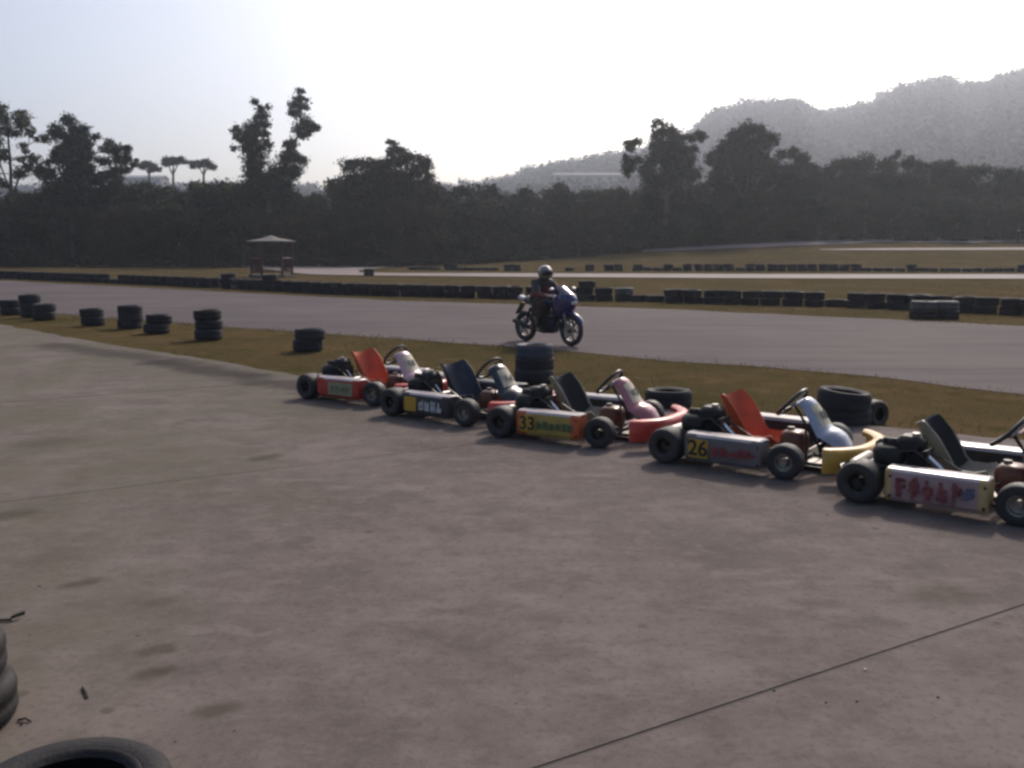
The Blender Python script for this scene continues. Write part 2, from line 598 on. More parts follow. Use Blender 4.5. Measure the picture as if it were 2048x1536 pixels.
def clip(poly, n, d, keep_above):
    out = []
    for a, b in zip(poly, poly[1:] + poly[:1]):
        sa, sb = a.dot(n) - d, b.dot(n) - d
        if not keep_above: sa, sb = -sa, -sb
        if sa >= 0: out.append(a)
        if (sa > 0 > sb) or (sa < 0 < sb):
            t = sa / (sa - sb)
            out.append(a + (b - a) * t)
    return out

def apron():
    root = MB()
    base = [Vector((p.x, p.y)) for p in EDGE_W] + [Vector((24, -14)), Vector((-62, -14))]
    jd = Vector((math.cos(R(31.2)), math.sin(R(31.2))))
    jn = Vector((-jd.y, jd.x))
    # the bedding that shows in the open joints
    n = len(base)
    cx = sum((p for p in base), Vector((0, 0))) / n
    bm = bmesh.new()
    vs_ = [bm.verts.new((p.x, p.y, -0.003)) for p in base]
    bm.faces.new(vs_)
    bmesh.ops.triangulate(bm, faces=bm.faces)
    me = bpy.data.meshes.new('concrete_apron')
    bm.to_mesh(me)
    bm.free()
    me.materials.append(MATS['joint_filler'])
    ap = link('concrete_apron', me)
    tag(ap, kind='structure')
    rnd = random.Random(8)
    lines = [2.42 + 4.57 * k for k in range(-6, 14)]
    for a, b in zip(lines[:-1], lines[1:]):
        pl = clip(clip(base, jn, a + 0.008, True), jn, b - 0.008, False)
        if len(pl) < 3: continue
        z = rnd.uniform(-0.001, 0.001)
        bm = bmesh.new()
        try:
            top = [bm.verts.new((p.x, p.y, z)) for p in pl]
            bot = [bm.verts.new((p.x, p.y, -0.12)) for p in pl]
            bm.faces.new(top)
            for i in range(len(pl)):
                j = (i + 1) % len(pl)
                bm.faces.new((top[j], top[i], bot[i], bot[j]))
        except ValueError:
            pass
        bmesh.ops.triangulate(bm, faces=[f for f in bm.faces if len(f.verts) > 4])
        bmesh.ops.recalc_face_normals(bm, faces=bm.faces)
        me = bpy.data.meshes.new('slab')
        bm.to_mesh(me)
        bm.free()
        me.materials.append(MATS['concrete'])
        link('slab', me, ap)
apron()

def strip(name, left, right, mat_name, n=80, z=0.0, rows=6):
    """road surface between two edge lines"""
    def resample(line, k):
        L_ = [0.0]
        for a, b in zip(line[:-1], line[1:]): L_.append(L_[-1] + (Vector(b) - Vector(a)).length)
        out = []
        for i in range(k + 1):
            s = L_[-1] * i / k
            j = 0
            while j < len(L_) - 2 and L_[j + 1] < s: j += 1
            t = (s - L_[j]) / max(1e-9, L_[j + 1] - L_[j])
            out.append(Vector(line[j]).lerp(Vector(line[j + 1]), t))
        return out
    A, B = resample(left, n), resample(right, n)
    v, f = [], []
    for a, b in zip(A, B):
        for k in range(rows + 1):
            p = a.lerp(b, k / rows)
            v.append((p.x, p.y, H(p.x, p.y) + z))
    w = rows + 1
    for i in range(n):
        for k in range(rows):
            f.append((i * w + k, (i + 1) * w + k, (i + 1) * w + k + 1, i * w + k + 1))
    o = MB().add(v, f).build(name, mat_name)
    tag(o, kind='structure')
    return o

TN = [(-70, 70), (-28, 37)] + [g2(*q) for q in ((0, 618), (300, 640), (650, 665), (1000, 690), (1300, 715), (1700, 745), (2048, 785))] + [(8.6, 8.0), (16, 0), (26, -10)]
TF = [(-90, 98), (-48, 66)] + [g2(*q) for q in ((0, 560), (400, 580), (800, 600), (1300, 615), (1750, 635), (2048, 650))] + [(15, 17), (24, 9), (36, -2)]
strip('race_track', wobble(TN, 0.5, 0.13, 5), wobble(TF, 0.8, 0.12, 6), 'asphalt', 220, -0.024, 8)

def px_band(name, cols, mat_name, z=0.02, rows=3, step=24):
    """far road given by its upper and lower edge as seen from the paddock, laid on the ground there"""
    xs = [c[0] for c in cols]
    v, f = [], []
    k = max(2, int((xs[-1] - xs[0]) / step))
    for i in range(k + 1):
        x = xs[0] + (xs[-1] - xs[0]) * i / k
        a, b = np.interp(x, xs, [c[1] for c in cols]), np.interp(x, xs, [c[2] for c in cols])
        A, B = cast(x, a), cast(x, b)
        for r in range(rows + 1):
            p = A.lerp(B, r / rows)
            v.append((p.x, p.y, H(p.x, p.y) + z))
    w = rows + 1
    for i in range(k):
        for r in range(rows):
            f.append((i * w + r, i * w + r + 1, (i + 1) * w + r + 1, (i + 1) * w + r))
    o = MB().add(v, f).build(name, mat_name)
    tag(o, kind='structure')
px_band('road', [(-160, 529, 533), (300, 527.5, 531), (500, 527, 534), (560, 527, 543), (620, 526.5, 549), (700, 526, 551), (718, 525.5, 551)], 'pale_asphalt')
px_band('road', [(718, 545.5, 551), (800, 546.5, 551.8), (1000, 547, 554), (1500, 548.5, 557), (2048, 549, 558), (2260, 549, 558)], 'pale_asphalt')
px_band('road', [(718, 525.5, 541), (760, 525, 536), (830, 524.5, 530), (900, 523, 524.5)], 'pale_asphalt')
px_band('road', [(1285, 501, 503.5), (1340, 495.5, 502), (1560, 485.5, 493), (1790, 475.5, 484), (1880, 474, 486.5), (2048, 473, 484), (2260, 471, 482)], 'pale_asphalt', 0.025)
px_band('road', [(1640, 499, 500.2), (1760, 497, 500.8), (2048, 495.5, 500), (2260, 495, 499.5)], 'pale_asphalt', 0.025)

# ------------------------------------------------------------------ grass
def inside(px_, py_, poly):
    n = len(poly)
    res = np.zeros(len(px_), bool)
    for i in range(n):
        x1, y1 = poly[i][0], poly[i][1]
        x2, y2 = poly[(i + 1) % n][0], poly[(i + 1) % n][1]
        c = ((y1 > py_) != (y2 > py_)) & (px_ < (x2 - x1) * (py_ - y1) / (y2 - y1 + 1e-12) + x1)
        res ^= c
    return res

def patch(x, y, s, seed):
    """smooth pseudo-random field for where tufts gather"""
    rg = np.random.default_rng(seed)
    out = np.zeros(len(x))
    for k in range(7):
        a = rg.uniform(0, 2 * np.pi)
        fq = s * rg.uniform(0.5, 2.2)
        out += np.sin((x * np.cos(a) + y * np.sin(a)) * fq + rg.uniform(0, 6.28))
    return out / 7

def blades(name, poly, n, h, w, seed, label):
    rg = np.random.default_rng(seed)
    P = np.array([(p[0], p[1]) for p in poly])
    lo, hi = P.min(0), P.max(0)
    x = rg.uniform(lo[0], hi[0], n * 6)
    y = rg.uniform(lo[1], hi[1], n * 6)
    k = inside(x, y, poly)
    # keep what the camera can see and a margin
    k &= (np.abs(x) < y * 0.72 + 2) & (y > 3)
    dens = patch(x, y, 1.6, seed + 1) + rg.normal(0, 0.35, len(x))
    k &= dens > -0.35
    x, y = x[k][:n], y[k][:n]
    m = len(x)
    z = np.array([H(a, b) for a, b in zip(x, y)]) - 0.03
    tall = np.clip(patch(x, y, 0.9, seed + 2) + 0.6, 0.25, 1.6)
    hh = h * rg.uniform(0.5, 1.3, m) * tall
    a = rg.uniform(0, 2 * np.pi, m)
    b = rg.uniform(0, 2 * np.pi, m)
    ln = rg.uniform(0.1, 0.9, m) * hh
    base = np.stack([x, y, z], 1)
    side = np.stack([np.cos(a), np.sin(a), np.zeros(m)], 1) * (w * rg.uniform(0.6, 1.4, m))[:, None]
    tip = base + np.stack([np.cos(b) * ln, np.sin(b) * ln, hh], 1)
    V = np.stack([base - side, base + side, tip], 1).reshape(-1, 3)
    tint = np.clip(0.5 + 0.45 * patch(x, y, 0.7, seed + 3) * 1.8 + rg.normal(0, 0.22, m), 0, 1)
    o = link(name, np_mesh(name, V, 3, 'grass_blades', tint))
    tag(o, label, 'grass', kind='stuff')

verge = [(p.x - 0.05, p.y - 0.10) for p in EDGE_W] + [(p[0] + 0.10, p[1] + 0.18) for p in reversed(TN)]
blades('grass', verge, 150000, 0.045, 0.005, 11, 'short dry brown grass on the verge between apron and track')
def along(line, w):
    A = [Vector(p[:2]) for p in line]
    return [(p.x - w, p.y - w * 1.4) for p in A] + [(p.x + w, p.y + w * 1.4) for p in reversed(A)]
blades('grass', along(TN[1:-1], 0.16), 22000, 0.075, 0.006, 31, 'ragged taller grass along the near edge of the track')
blades('grass', along([(p.x, p.y + 0.1) for p in EDGE_W], 0.12), 22000, 0.070, 0.006, 41, 'ragged taller grass along the edge of the concrete')
blades('grass', along(TF[1:-1], 0.22), 16000, 0.085, 0.010, 51, 'ragged taller grass along the far edge of the track')
far1 = [tuple(p) for p in TF] + [(70, 60), (60, 95), (-90, 98)]
blades('grass', far1, 110000, 0.06, 0.014, 21, 'dry olive grass of the infield beyond the track')

# ------------------------------------------------------------------ tyres
def tyre_mesh(name, ro, w, ri, mat_name, seg=36, tread=True):
    hw = w / 2
    prof = [(ri, -hw * 0.80), (ri + (ro - ri) * 0.30, -hw * 1.0), (ri + (ro - ri) * 0.72, -hw * 1.02), (ro * 0.975, -hw * 0.80), (ro, -hw * 0.52),
            (ro, -hw * 0.22), (ro * 0.985, -hw * 0.16), (ro * 0.985, hw * 0.16), (ro, hw * 0.22),
            (ro, hw * 0.52), (ro * 0.975, hw * 0.80), (ri + (ro - ri) * 0.72, hw * 1.02), (ri + (ro - ri) * 0.30, hw), (ri, hw * 0.80),
            (ri + 0.012, hw * 0.66), (ro * 0.93, hw * 0.62), (ro * 0.945, 0), (ro * 0.93, -hw * 0.62), (ri + 0.012, -hw * 0.66)]
    if seg > 80:       # near ones: raised rings on the sidewall
        q = (ro - ri)
        prof[1:2] = [(ri + q * 0.10, -hw * 0.93), (ri + q * 0.16, -hw * 1.00), (ri + q * 0.24, -hw * 1.00), (ri + q * 0.27, -hw * 0.95), (ri + q * 0.34, -hw * 0.985)]
        k1 = len(prof) - 7
        prof[k1:k1 + 1] = [(ri + q * 0.34, hw * 0.985), (ri + q * 0.27, hw * 0.95), (ri + q * 0.24, hw * 1.00), (ri + q * 0.16, hw * 1.00), (ri + q * 0.10, hw * 0.93)]
        tread = False
    def rad(k, i):
        if tread and 3 <= i <= 10 and i not in (6, 7) and k % 2 == (0 if i < 7 else 1): return 0.982
        return 1.0
    mb = MB()
    mb.lathe(prof, seg, True, rad=rad)
    return mb.mesh(name, mat_name, 45)

T_R, T_W = 0.25, 0.178
tyre_near = tyre_mesh('tyre', T_R, T_W, 0.158, 'old_rubber', 64)
tyre_blue = tyre_mesh('tyre', T_R * 0.97, T_W, 0.158, 'blue_rubber', 64)
B_W = 0.205
mat('barrier_rubber', (0.014, 0.013, 0.015), 0.8, 0.3, 4, spec=0.25, dirt=0.4, dirtcol=(0.035, 0.028, 0.026))
tyre_far = tyre_mesh('tyre', 0.30, B_W, 0.18, 'barrier_rubber', 18, False)
tyre_far_paint = tyre_mesh('tyre', 0.30, B_W, 0.18, 'painted_rubber', 18, False)
mat('dark_rubber', (0.013, 0.012, 0.013), 0.72, 0.25, 7, bump=0.35, bscale=60, spec=0.3, dirt=0.4, dirtcol=(0.04, 0.032, 0.028))
tyre_big = tyre_mesh('tyre', 0.295, 0.175, 0.175, 'dark_rubber', 96)
tyre_mid = tyre_mesh('tyre', 0.28, 0.152, 0.165, 'dark_rubber', 96)
tyre_kart_loose = tyre_mesh('tyre', 0.135, 0.13, 0.065, 'rubber', 40)
rt = random.Random(77)

def put_tyre(me, x, y, z, label, group, tilt=0.03, rot=None):
    o = link('tyre', me, None, (x, y, z), rot or (rt.uniform(-tilt, tilt), rt.uniform(-tilt, tilt), rt.uniform(0, 6.28)))
    return tag(o, label, 'tyre', group)

LV = {1: ['single'], 2: ['bottom', 'top'], 3: ['bottom', 'middle', 'top']}
def stack(px, base_py, n, desc, group, mes=None, jit=0.02, w=T_W, dz=-0.03):
    p = gp(px, base_py)
    r = 0.26
    d = Vector((p.x, p.y)).normalized() * r * 0.92
    for k in range(n):
        me = mes[k] if mes else tyre_near
        lab = ('%s black tyre of the %s' % (LV[n][k], desc)) if n > 1 else desc
        put_tyre(me, p.x + d.x + rt.uniform(-jit, jit), p.y + d.y + rt.uniform(-jit, jit), dz + 0.02 + w * (k + 0.5), lab, group)

VG = 'tyre stacks along the grass verge'
stack(22, 629, 2, 'stack on the verge cut by the left picture edge', VG)
stack(63, 634, 3, 'tallest stack in the verge cluster of three', VG)
stack(92, 639, 2, 'stack ending the verge cluster of three', VG, jit=0.03)
stack(186, 650, 2, 'lone wide stack next to the verge cluster', VG, jit=0.035)
stack(261, 656, 3, 'narrow stack close beside another on the verge', VG, w=0.15)
stack(315, 666, 2, 'two-tyre stack just beyond the tallest lone stack', VG, jit=0.035)
stack(417, 679, 3, 'tall lone three-tyre stack on the verge', VG)
stack(619, 702, 2, 'low stack on the grass just behind the first kart', VG, jit=0.03)
stack(1070, 766, 3, 'blue-black stack on the grass behind the second kart', VG, mes=[tyre_near, tyre_near, tyre_blue], jit=0.02, w=0.152)
stack(1338, 818, 1, 'single black tyre lying flat on grass behind third kart nose', VG)
p = gp(1700, 852)
put_tyre(tyre_near, p.x + 0.02, p.y + 0.22, 0.06, 'bottom black tyre of the pair on grass behind silver kart', VG)
put_tyre(tyre_near, p.x, p.y + 0.20, 0.222, 'top black tyre with open hole of the pair behind silver kart', VG, rot=(0.10, 0.03, 1.0))
p = gp(1757, 846)
put_tyre(tyre_kart_loose, p.x, p.y + 0.10, 0.075, 'small black kart tyre lying against the pair of tyres on grass', 'loose tyres', rot=(R(90), 0, 0.5))

# foreground pile at the camera's feet
put_tyre(tyre_big, -1.265, 2.49, 0.0885, 'large tyre with open hole at the lower left picture corner', 'tyres at the edge of the apron', 0.0)
put_tyre(tyre_mid, -2.055, 3.15, 0.0775, 'brownish tyre on the concrete at the left edge, under another', 'tyres at the edge of the apron', 0.0)
put_tyre(tyre_mid, -2.095, 3.17, 0.230, 'black tyre at the left picture edge lying on a brownish one', 'tyres at the edge of the apron', 0.0)

# barrier along the far side of the track and the one behind it
def barrier(line, segs, where, label, group, spacing, seed):
    rr = random.Random(seed)
    n_ = 0
    x = line[0][0]
    while x < line[-1][0]:
        y = np.interp(x, [q[0] for q in line], [q[1] for q in line])
        p = cast(x, y)
        q = cast(x + 10, np.interp(x + 10, [c[0] for c in line], [c[1] for c in line]))
        ppm = 10 / max(0.02, (q - p).length)
        lv = 0
        for (a, b, l) in segs:
            if a <= x < b: lv = l
        lv = int(lv) + (1 if rr.random() < lv - int(lv) else 0)
        for k in range(lv):
            wh = [w_ for (a, b, w_) in where if a <= x < b][0]
            lab = label % (['ground-level', 'second-level', 'third-level'][k], wh)
            me = tyre_far_paint if rr.random() < 0.006 else tyre_far
            put_tyre(me, p.x + rr.uniform(-0.05, 0.05), p.y + 0.25 + rr.uniform(-0.08, 0.08), p.z - 0.03 + B_W * (k + 0.5) + 0.005, lab, group, 0.05)
            sc_ = rr.uniform(0.92, 1.03)
            bpy.context.scene.collection.objects[-1].scale = (sc_, sc_, 1)
            n_ += 1
        x += spacing * ppm * rr.uniform(0.95, 1.08)
    return n_
b1 = [(-120, 552), (0, 556.5), (210, 565), (430, 575), (600, 584), (700, 589), (1030, 597), (1240, 601), (1400, 606), (1700, 613), (1900, 622), (2048, 629), (2150, 636)]
s1 = [(-120, 212, 2), (212, 232, 1), (236, 432, 2), (446, 470, 3), (470, 598, 2.1), (598, 640, 1.3), (640, 700, 2), (700, 1035, 2.05), (1035, 1155, 2), (1155, 1195, 3), (1195, 1330, 1.6),
      (1330, 1665, 2), (1665, 1712, 1), (1712, 2200, 2)]
w1 = [(-999, 445, 'left of the gazebo'), (445, 700, 'before the gazebo'), (700, 1030, 'between gazebo and motorcycle'), (1030, 1335, 'behind the motorcycle'), (1335, 1712, 'right of the motorcycle'), (1712, 9999, 'at the far right end')]
n1 = barrier(b1, s1, w1, 'black %s tyre of the trackside barrier, %s', 'tyres of the barrier beyond the track', 0.57, 4)
b2 = [(815, 539), (1030, 541), (1500, 541), (1740, 541.5), (2048, 543), (2150, 544)]
s2 = [(818, 880, 1), (895, 912, 2), (915, 1000, 1.3), (1008, 1035, 2), (1128, 1150, 1), (1165, 1195, 1.4), (1205, 1250, 2), (1260, 1340, 1.6), (1345, 1500, 1.6), (1500, 1700, 2.1), (1705, 1732, 2), (1732, 1810, 1), (1812, 1836, 2), (1836, 2200, 1.1)]
w2 = [(-999, 1100, 'left of the rider'), (1100, 1500, 'right of the rider'), (1500, 1740, 'in its dense stretch'), (1740, 9999, 'at its thin right end')]
n2 = barrier(b2, s2, w2, 'black %s tyre of the infield barrier row, %s', 'tyres of the infield barrier', 0.60, 9)
p = cast(1878, 637)
for k, (dx, me) in enumerate(((-0.27, tyre_far), (0.29, tyre_far), (-0.25, tyre_far_paint), (0.27, tyre_far_paint))):
    put_tyre(me, p.x + dx, p.y + 0.3, -0.02 + B_W * (0.5 + k // 2), ['left dark lower tyre of the stack pushed out before the barrier', 'right dark lower tyre of the stack pushed out before the barrier',
             'left whitish tyre on the stack pushed out before the barrier', 'right whitish tyre on the stack pushed out before the barrier'][k], 'tyres set before the barrier')
p = cast(737, 551)
for k in range(2):
    put_tyre(tyre_far, p.x, p.y + 0.2, p.z - 0.02 + B_W * (0.5 + k), '%s tyre of the lone stack at the fork of the far road' % LV[2][k], 'tyre stack at the road fork')
print('barrier tyres', n1, n2)

# ------------------------------------------------------------------ karts
def glyphs(n, w, h, seed, gap=0.18):
    """worn, unreadable painted characters: short strokes in a row of n boxes, in the x-z plane"""
    rr = random.Random(seed)
    mb = MB()
    cw = w / n
    for i in range(n):
        x0 = -w / 2 + cw * i + cw * gap / 2
        ww = cw * (1 - gap)
        t = h * 0.15
        for _ in range(4):
            zz = rr.uniform(-h / 2 + t, h / 2 - t)
            a = rr.uniform(0, 0.25) * ww
            mb.box((x0 + ww / 2, 0, zz), (ww - a, 0.003, t))
        for _ in range(2):
            xx = x0 + rr.uniform(0.12, 0.88) * ww
            a = rr.uniform(0.5, 1.0) * h
            mb.box((xx, 0, rr.uniform(-1, 1) * (h - a) / 2), (t * 0.9, 0.004, a))
    return mb

def text(name, s, size, mat_name, parent, loc, rot):
    cu = bpy.data.curves.new(name, 'FONT')
    cu.body = s
    cu.size = size
    cu.extrude = 0.0015
    cu.align_x = 'CENTER'
    cu.align_y = 'CENTER'
    cu.offset = size * 0.02
    cu.materials.append(MATS[mat_name])
    t_ = bpy.data.objects.new('text_tmp', cu)
    COL.objects.link(t_)
    me = bpy.data.meshes.new_from_object(t_.evaluated_get(bpy.context.evaluated_depsgraph_get()))
    bpy.data.objects.remove(t_)
    o = link(name, me)
    o.parent = parent
    o.location = loc
    o.rotation_euler = rot
    return o

WB = 0.94          # wheelbase

def wheel(parent, x, y, r, w, rim_r, rimmat, side):
    t = empty('wheel', (x, y, r))
    t.parent = parent
    t.rotation_euler = (R(90), rt.uniform(0, 6.28), 0)
    hw = w / 2
    key = ('kt', r, w, rim_r)
    if key not in CACHE:
        prof = [(rim_r, -hw * 0.9), (rim_r + 0.012, -hw * 0.98), (r * 0.80, -hw), (r * 0.93, -hw * 0.92), (r * 0.985, -hw * 0.72), (r, -hw * 0.4), (r, hw * 0.4), (r * 0.985, hw * 0.72), (r * 0.93, hw * 0.92), (r * 0.80, hw),
                (rim_r + 0.012, hw * 0.98), (rim_r, hw * 0.9)]
        CACHE[key] = MB().lathe(prof, 36, True).mesh('tyre', 'rubber', 40)
    link('tyre', CACHE[key], t)
    key = ('kr', r, w, rim_r, rimmat)
    if key not in CACHE:
        mb = MB()
        rr = rim_r
        mb.lathe([(rr + 0.004, -hw * 0.86), (rr + 0.004, hw * 0.86), (rr - 0.008, hw * 0.82), (rr - 0.010, hw * 0.15), (0.03, hw * 0.05), (0.03, -hw * 0.05), (rr - 0.010, -hw * 0.15), (rr - 0.008, -hw * 0.82)], 24, True)
        mb.lathe([(0, -hw * 0.7), (0.022, -hw * 0.7), (0.024, hw * 0.7), (0, hw * 0.7)], 12)
        for k in range(3):
            a = 2 * math.pi * k / 3
            mb.lathe([(0, -hw * 0.35), (0.007, -hw * 0.35), (0.007, hw * 0.35), (0, hw * 0.35)], 6, M=trans(0.034 * math.cos(a), 0.034 * math.sin(a), 0))
        CACHE[key] = mb.mesh('rim', rimmat, 35)
    link('rim', CACHE[key], t)
    return t
CACHE = {}

def kart(px, py, heading, c, label):
    """c: colours. Built along +x (forward), y to its left, standing on the ground; placed by its near rear wheel"""
    pw = gp(px, py)
    h = R(heading)
    off = Vector((0, -0.585, 0))
    off.rotate(Euler((0, 0, h)))
    K = empty('racing_kart', (pw.x - off.x, pw.y - off.y, 0), h, label, 'go-kart', 'karts parked in a row on the apron')
    # frame tubes
    mb = MB()
    z = 0.055
    for s in (-1, 1):
        mb.tube([(-0.10, 0.30 * s, z + 0.02), (0.0, 0.30 * s, z + 0.01), (0.25, 0.28 * s, z), (0.60, 0.20 * s, z), (0.86, 0.17 * s, z), (1.16, 0.17 * s, z)], 0.014, 8)
        mb.tube([(0.22, 0.28 * s, z), (0.30, 0.52 * s, 0.10), (0.78, 0.52 * s, 0.10), (0.82, 0.18 * s, z)], 0.011, 6)
        mb.tube([(WB, 0.17 * s, z), (WB, 0.36 * s, 0.10)], 0.015, 8)
        mb.box((WB, 0.385 * s, 0.12), (0.035, 0.03, 0.09), 0.005)
        mb.tube([(WB, 0.385 * s, 0.13), (WB, 0.47 * s, 0.13)], 0.011, 8)
    for xx in (-0.06, 0.28, 0.58, 0.88, 1.14):
        hw = 0.29 if xx < 0.3 else (0.205 if xx < 0.6 else 0.17)
        mb.tube([(xx, -hw, z), (xx, hw, z)], 0.014, 8)
    mb.tube([(-0.10, -0.30, 0.075), (-0.10, 0.30, 0.075)], 0.014, 8)
    mb.build('chassis', c.get('frame', 'black_metal'), K)
    MB().tube([(0, -0.47, 0.14), (0, 0.47, 0.14)], 0.017, 10).build('rear_axle', 'steel', K)
    mb = MB()
    mb.box((0.86, 0, 0.036), (0.64, 0.36, 0.006), 0.002)
    mb.build('floor_pan', 'grimy_alloy', K)
    # rear bumper bar
    MB().tube([(-0.06, -0.30, 0.09), (-0.20, -0.34, 0.14), (-0.22, -0.30, 0.16), (-0.22, 0.30, 0.16), (-0.20, 0.34, 0.14), (-0.06, 0.30, 0.09)], 0.013, 8).build('rear_bumper', 'black_metal', K)
    # wheels
    for s in (-1, 1):
        wheel(K, 0, 0.555 * s, 0.140, 0.185, 0.067, c.get('rim_r', 'black_metal'), s)
        w_ = wheel(K, WB, 0.515 * s, 0.130, 0.125, 0.066, c.get('rim', 'grimy_alloy'), s)
        w_.rotation_euler.z = R(c.get('steer', 4))
        mbx = MB().tube([(WB - 0.05, 0.37 * s, 0.115), (WB - 0.06, 0.02 * s, 0.10)], 0.007, 6)
        mbx.build('tie_rod', 'steel', K)
    # side pods: a bent sheet box, rounded along the top edge
    for s in (-1, 1):
        x0, x1 = 0.170, 0.785
        prof = [(0.44, 0.075), (0.44, 0.235), (0.455, 0.258), (0.49, 0.270), (0.565, 0.270), (0.60, 0.262), (0.617, 0.245), (0.622, 0.225), (0.612, 0.075), (0.595, 0.052), (0.47, 0.052)]
        n = len(prof)
        secs = []
        e0, e1 = c.get('ends', (0.10, 0.075))
        rows = [(x0, 0.90, 0.0), (x0 + 0.012, 1.0, 0), (x0 + e0, 1.0, 1), (x1 - e1, 1.0, 2), (x1 - 0.012, 1.0, 0), (x1, 0.92, 0)]
        v, f, mi = [], [], []
        cy, cz = 0.53, 0.16
        for (xx, sc, _) in rows:
            for (yy, zz) in prof:
                v.append((xx, (cy + (yy - cy) * sc) * s, cz + (zz - cz) * sc + (0.008 * (xx - x0))))
        for i in range(len(rows) - 1):
            for k in range(n):
                k2 = (k + 1) % n
                f.append((i * n + k, i * n + k2, (i + 1) * n + k2, (i + 1) * n + k))
                mi.append(1 if i in (0, 1, 3, 4) and 5 <= k <= 9 else (2 if k in (1, 2, 3, 4, 5) else 0))
        f.append(tuple(range(n))); mi.append(1)
        f.append(tuple(range((len(rows) - 1) * n, len(rows) * n))); mi.append(1)
        mb = MB()
        mb.v, mb.f, mb.m = [tuple(q) for q in v], f, mi
        ml = [c['pod'], c['pod_end'], c['pod_top']] if s < 0 else ['black_plastic', 'black_plastic', c['pod_far']]
        pod = mb.build('sidepod', ml, K, 30)
        if s < 0:
            yo = -0.6225
            if 'plate' in c:
                pl = MB().box((0.29, yo - 0.001, 0.155), (0.165, 0.006, 0.140), 0.002).build('number_plate', c['plate'], pod)
                if c.get('num'):
                    text('number', c['num'], 0.165, 'number_black', pod, (0.29, yo - 0.0065, 0.155), (R(90), 0, 0))
            if 'sign' in c:
                MB().box((0.53, yo + 0.0005, 0.155), (0.36, 0.006, 0.140), 0.002).build('sign_panel', c['sign'], pod)
            if 'glyph' in c:
                gx, gw, gh, gn, gm, gs = c['glyph']
                g_ = glyphs(gn, gw, gh, gs).build('lettering', gm, pod, 0)
                g_.location = (gx, yo - 0.0045, 0.155)
            if 'logo' in c:
                lg = MB()
                lg.ellipsoid((0, 0, 0), (0.038, 0.002, 0.026))
                lg.box((0.01, -0.001, 0.035), (0.05, 0.003, 0.016))
                lg.box((-0.02, -0.001, -0.032), (0.05, 0.003, 0.010))
                o = lg.build('logo', c['logo'], pod)
                o.location = (0.675, yo - 0.0035, 0.165)
            for (bx, bz) in ((0.205, 0.215), (0.765, 0.222), (0.205, 0.085), (0.765, 0.09)):
                MB().lathe([(0, 0), (0.011, 0), (0.009, 0.006), (0, 0.008)], 8, M=trans(bx, yo + 0.004, bz) @ Matrix.Rotation(R(90), 4, 'X')).build('bolt', 'black_metal', pod)
    # seat
    pts = [(0.72, 0.150), (0.64, 0.105), (0.52, 0.075), (0.41, 0.085), (0.335, 0.150), (0.280, 0.26), (0.235, 0.37), (0.205, 0.450), (0.190, 0.475)]
    hwid = [0.185, 0.20, 0.205, 0.205, 0.21, 0.215, 0.215, 0.205, 0.19]
    wing = [0.09, 0.11, 0.14, 0.165, 0.175, 0.17, 0.15, 0.11, 0.085]
    def P_(u, tab):
        return float(np.interp(u * (len(tab) - 1), range(len(tab)), tab))
    def seat_fn(u, v):
        t = v * 2 - 1
        x_, z_ = P_(u, [q[0] for q in pts]), P_(u, [q[1] for q in pts])
        e = 0.02
        xa, za = P_(min(1, u + e), [q[0] for q in pts]), P_(min(1, u + e), [q[1] for q in pts])
        xb, zb = P_(max(0, u - e), [q[0] for q in pts]), P_(max(0, u - e), [q[1] for q in pts])
        tx, tz = xa - xb, za - zb
        l = math.hypot(tx, tz)
        nx, nz = tz / l, -tx / l          # towards the driver
        w = P_(u, wing) * abs(t) ** 2.4
        hw = P_(u, hwid) * (1 - 0.10 * abs(t) ** 6)
        return (x_ + nx * w, t * hw + c.get('seat_y', 0.0), z_ + nz * w + 0.0)
    st = MB().grid(seat_fn, 22, 14, 0.012, 0, None, 1).build('seat', [c['seat'], c.get('seat_back', c['seat'])], K, 50)
    if 'pad' in c:
        def pad_fn(u, v):
            u2 = 0.42 + 0.55 * u
            p0 = Vector(seat_fn(u2, 0.05 + 0.90 * v))
            return p0 + Vector((0.022, 0, 0.006))
        MB().grid(pad_fn, 12, 8, 0.020).build('backrest_pad', c['pad'], st, 50)
    # seat stays and bright guard rail beside the engine
    MB().tube([(0.02, -0.27, 0.09), (0.18, -0.235, 0.30), (0.235, -0.20, 0.36)], 0.010, 6).build('seat_stay', 'steel', K)
    MB().tube([(0.02, 0.27, 0.09), (0.18, 0.235, 0.30), (0.235, 0.20, 0.36)], 0.010, 6).build('seat_stay', 'steel', K)
    MB().tube([(0.34, -0.34, 0.33), (0.43, -0.35, 0.26), (0.56, -0.37, 0.13)], 0.014, 8).build('guard_rail', c.get('rail', 'chrome'), K)
    # engine beside the seat: crankcase, finned cylinder, tank, air filter, exhaust
    E_ = MB().box((0.13, -0.33, 0.165), (0.30, 0.19, 0.17), 0.02).box((0.14, -0.435, 0.165), (0.22, 0.03, 0.15), 0.012).build('engine', 'engine_black', K)
    mb = MB()
    for k in range(9):
        mb.box((0.245 + 0.015 * k, -0.33, 0.235 + 0.007 * k), (0.006, 0.17, 0.15), 0.001)
    mb.box((0.30, -0.33, 0.26), (0.14, 0.10, 0.11), 0.01)
    mb.build('cylinder_fins', 'engine_black', E_)
    mb = MB()
    mb.lathe([(0, 0), (0.10, 0), (0.108, 0.02), (0.108, 0.08), (0.085, 0.108), (0.04, 0.118), (0, 0.118)], 20, M=trans(0.115, -0.335, 0.25))
    mb.build('fan_housing', 'engine_black', E_)
    mb = MB().box((0.115, -0.335, 0.385), (0.10, 0.03, 0.05), 0.008).tube([(0.115, -0.335, 0.36), (0.115, -0.335, 0.40)], 0.025, 8)
    mb.build('starter_grip', 'black_plastic', E_)
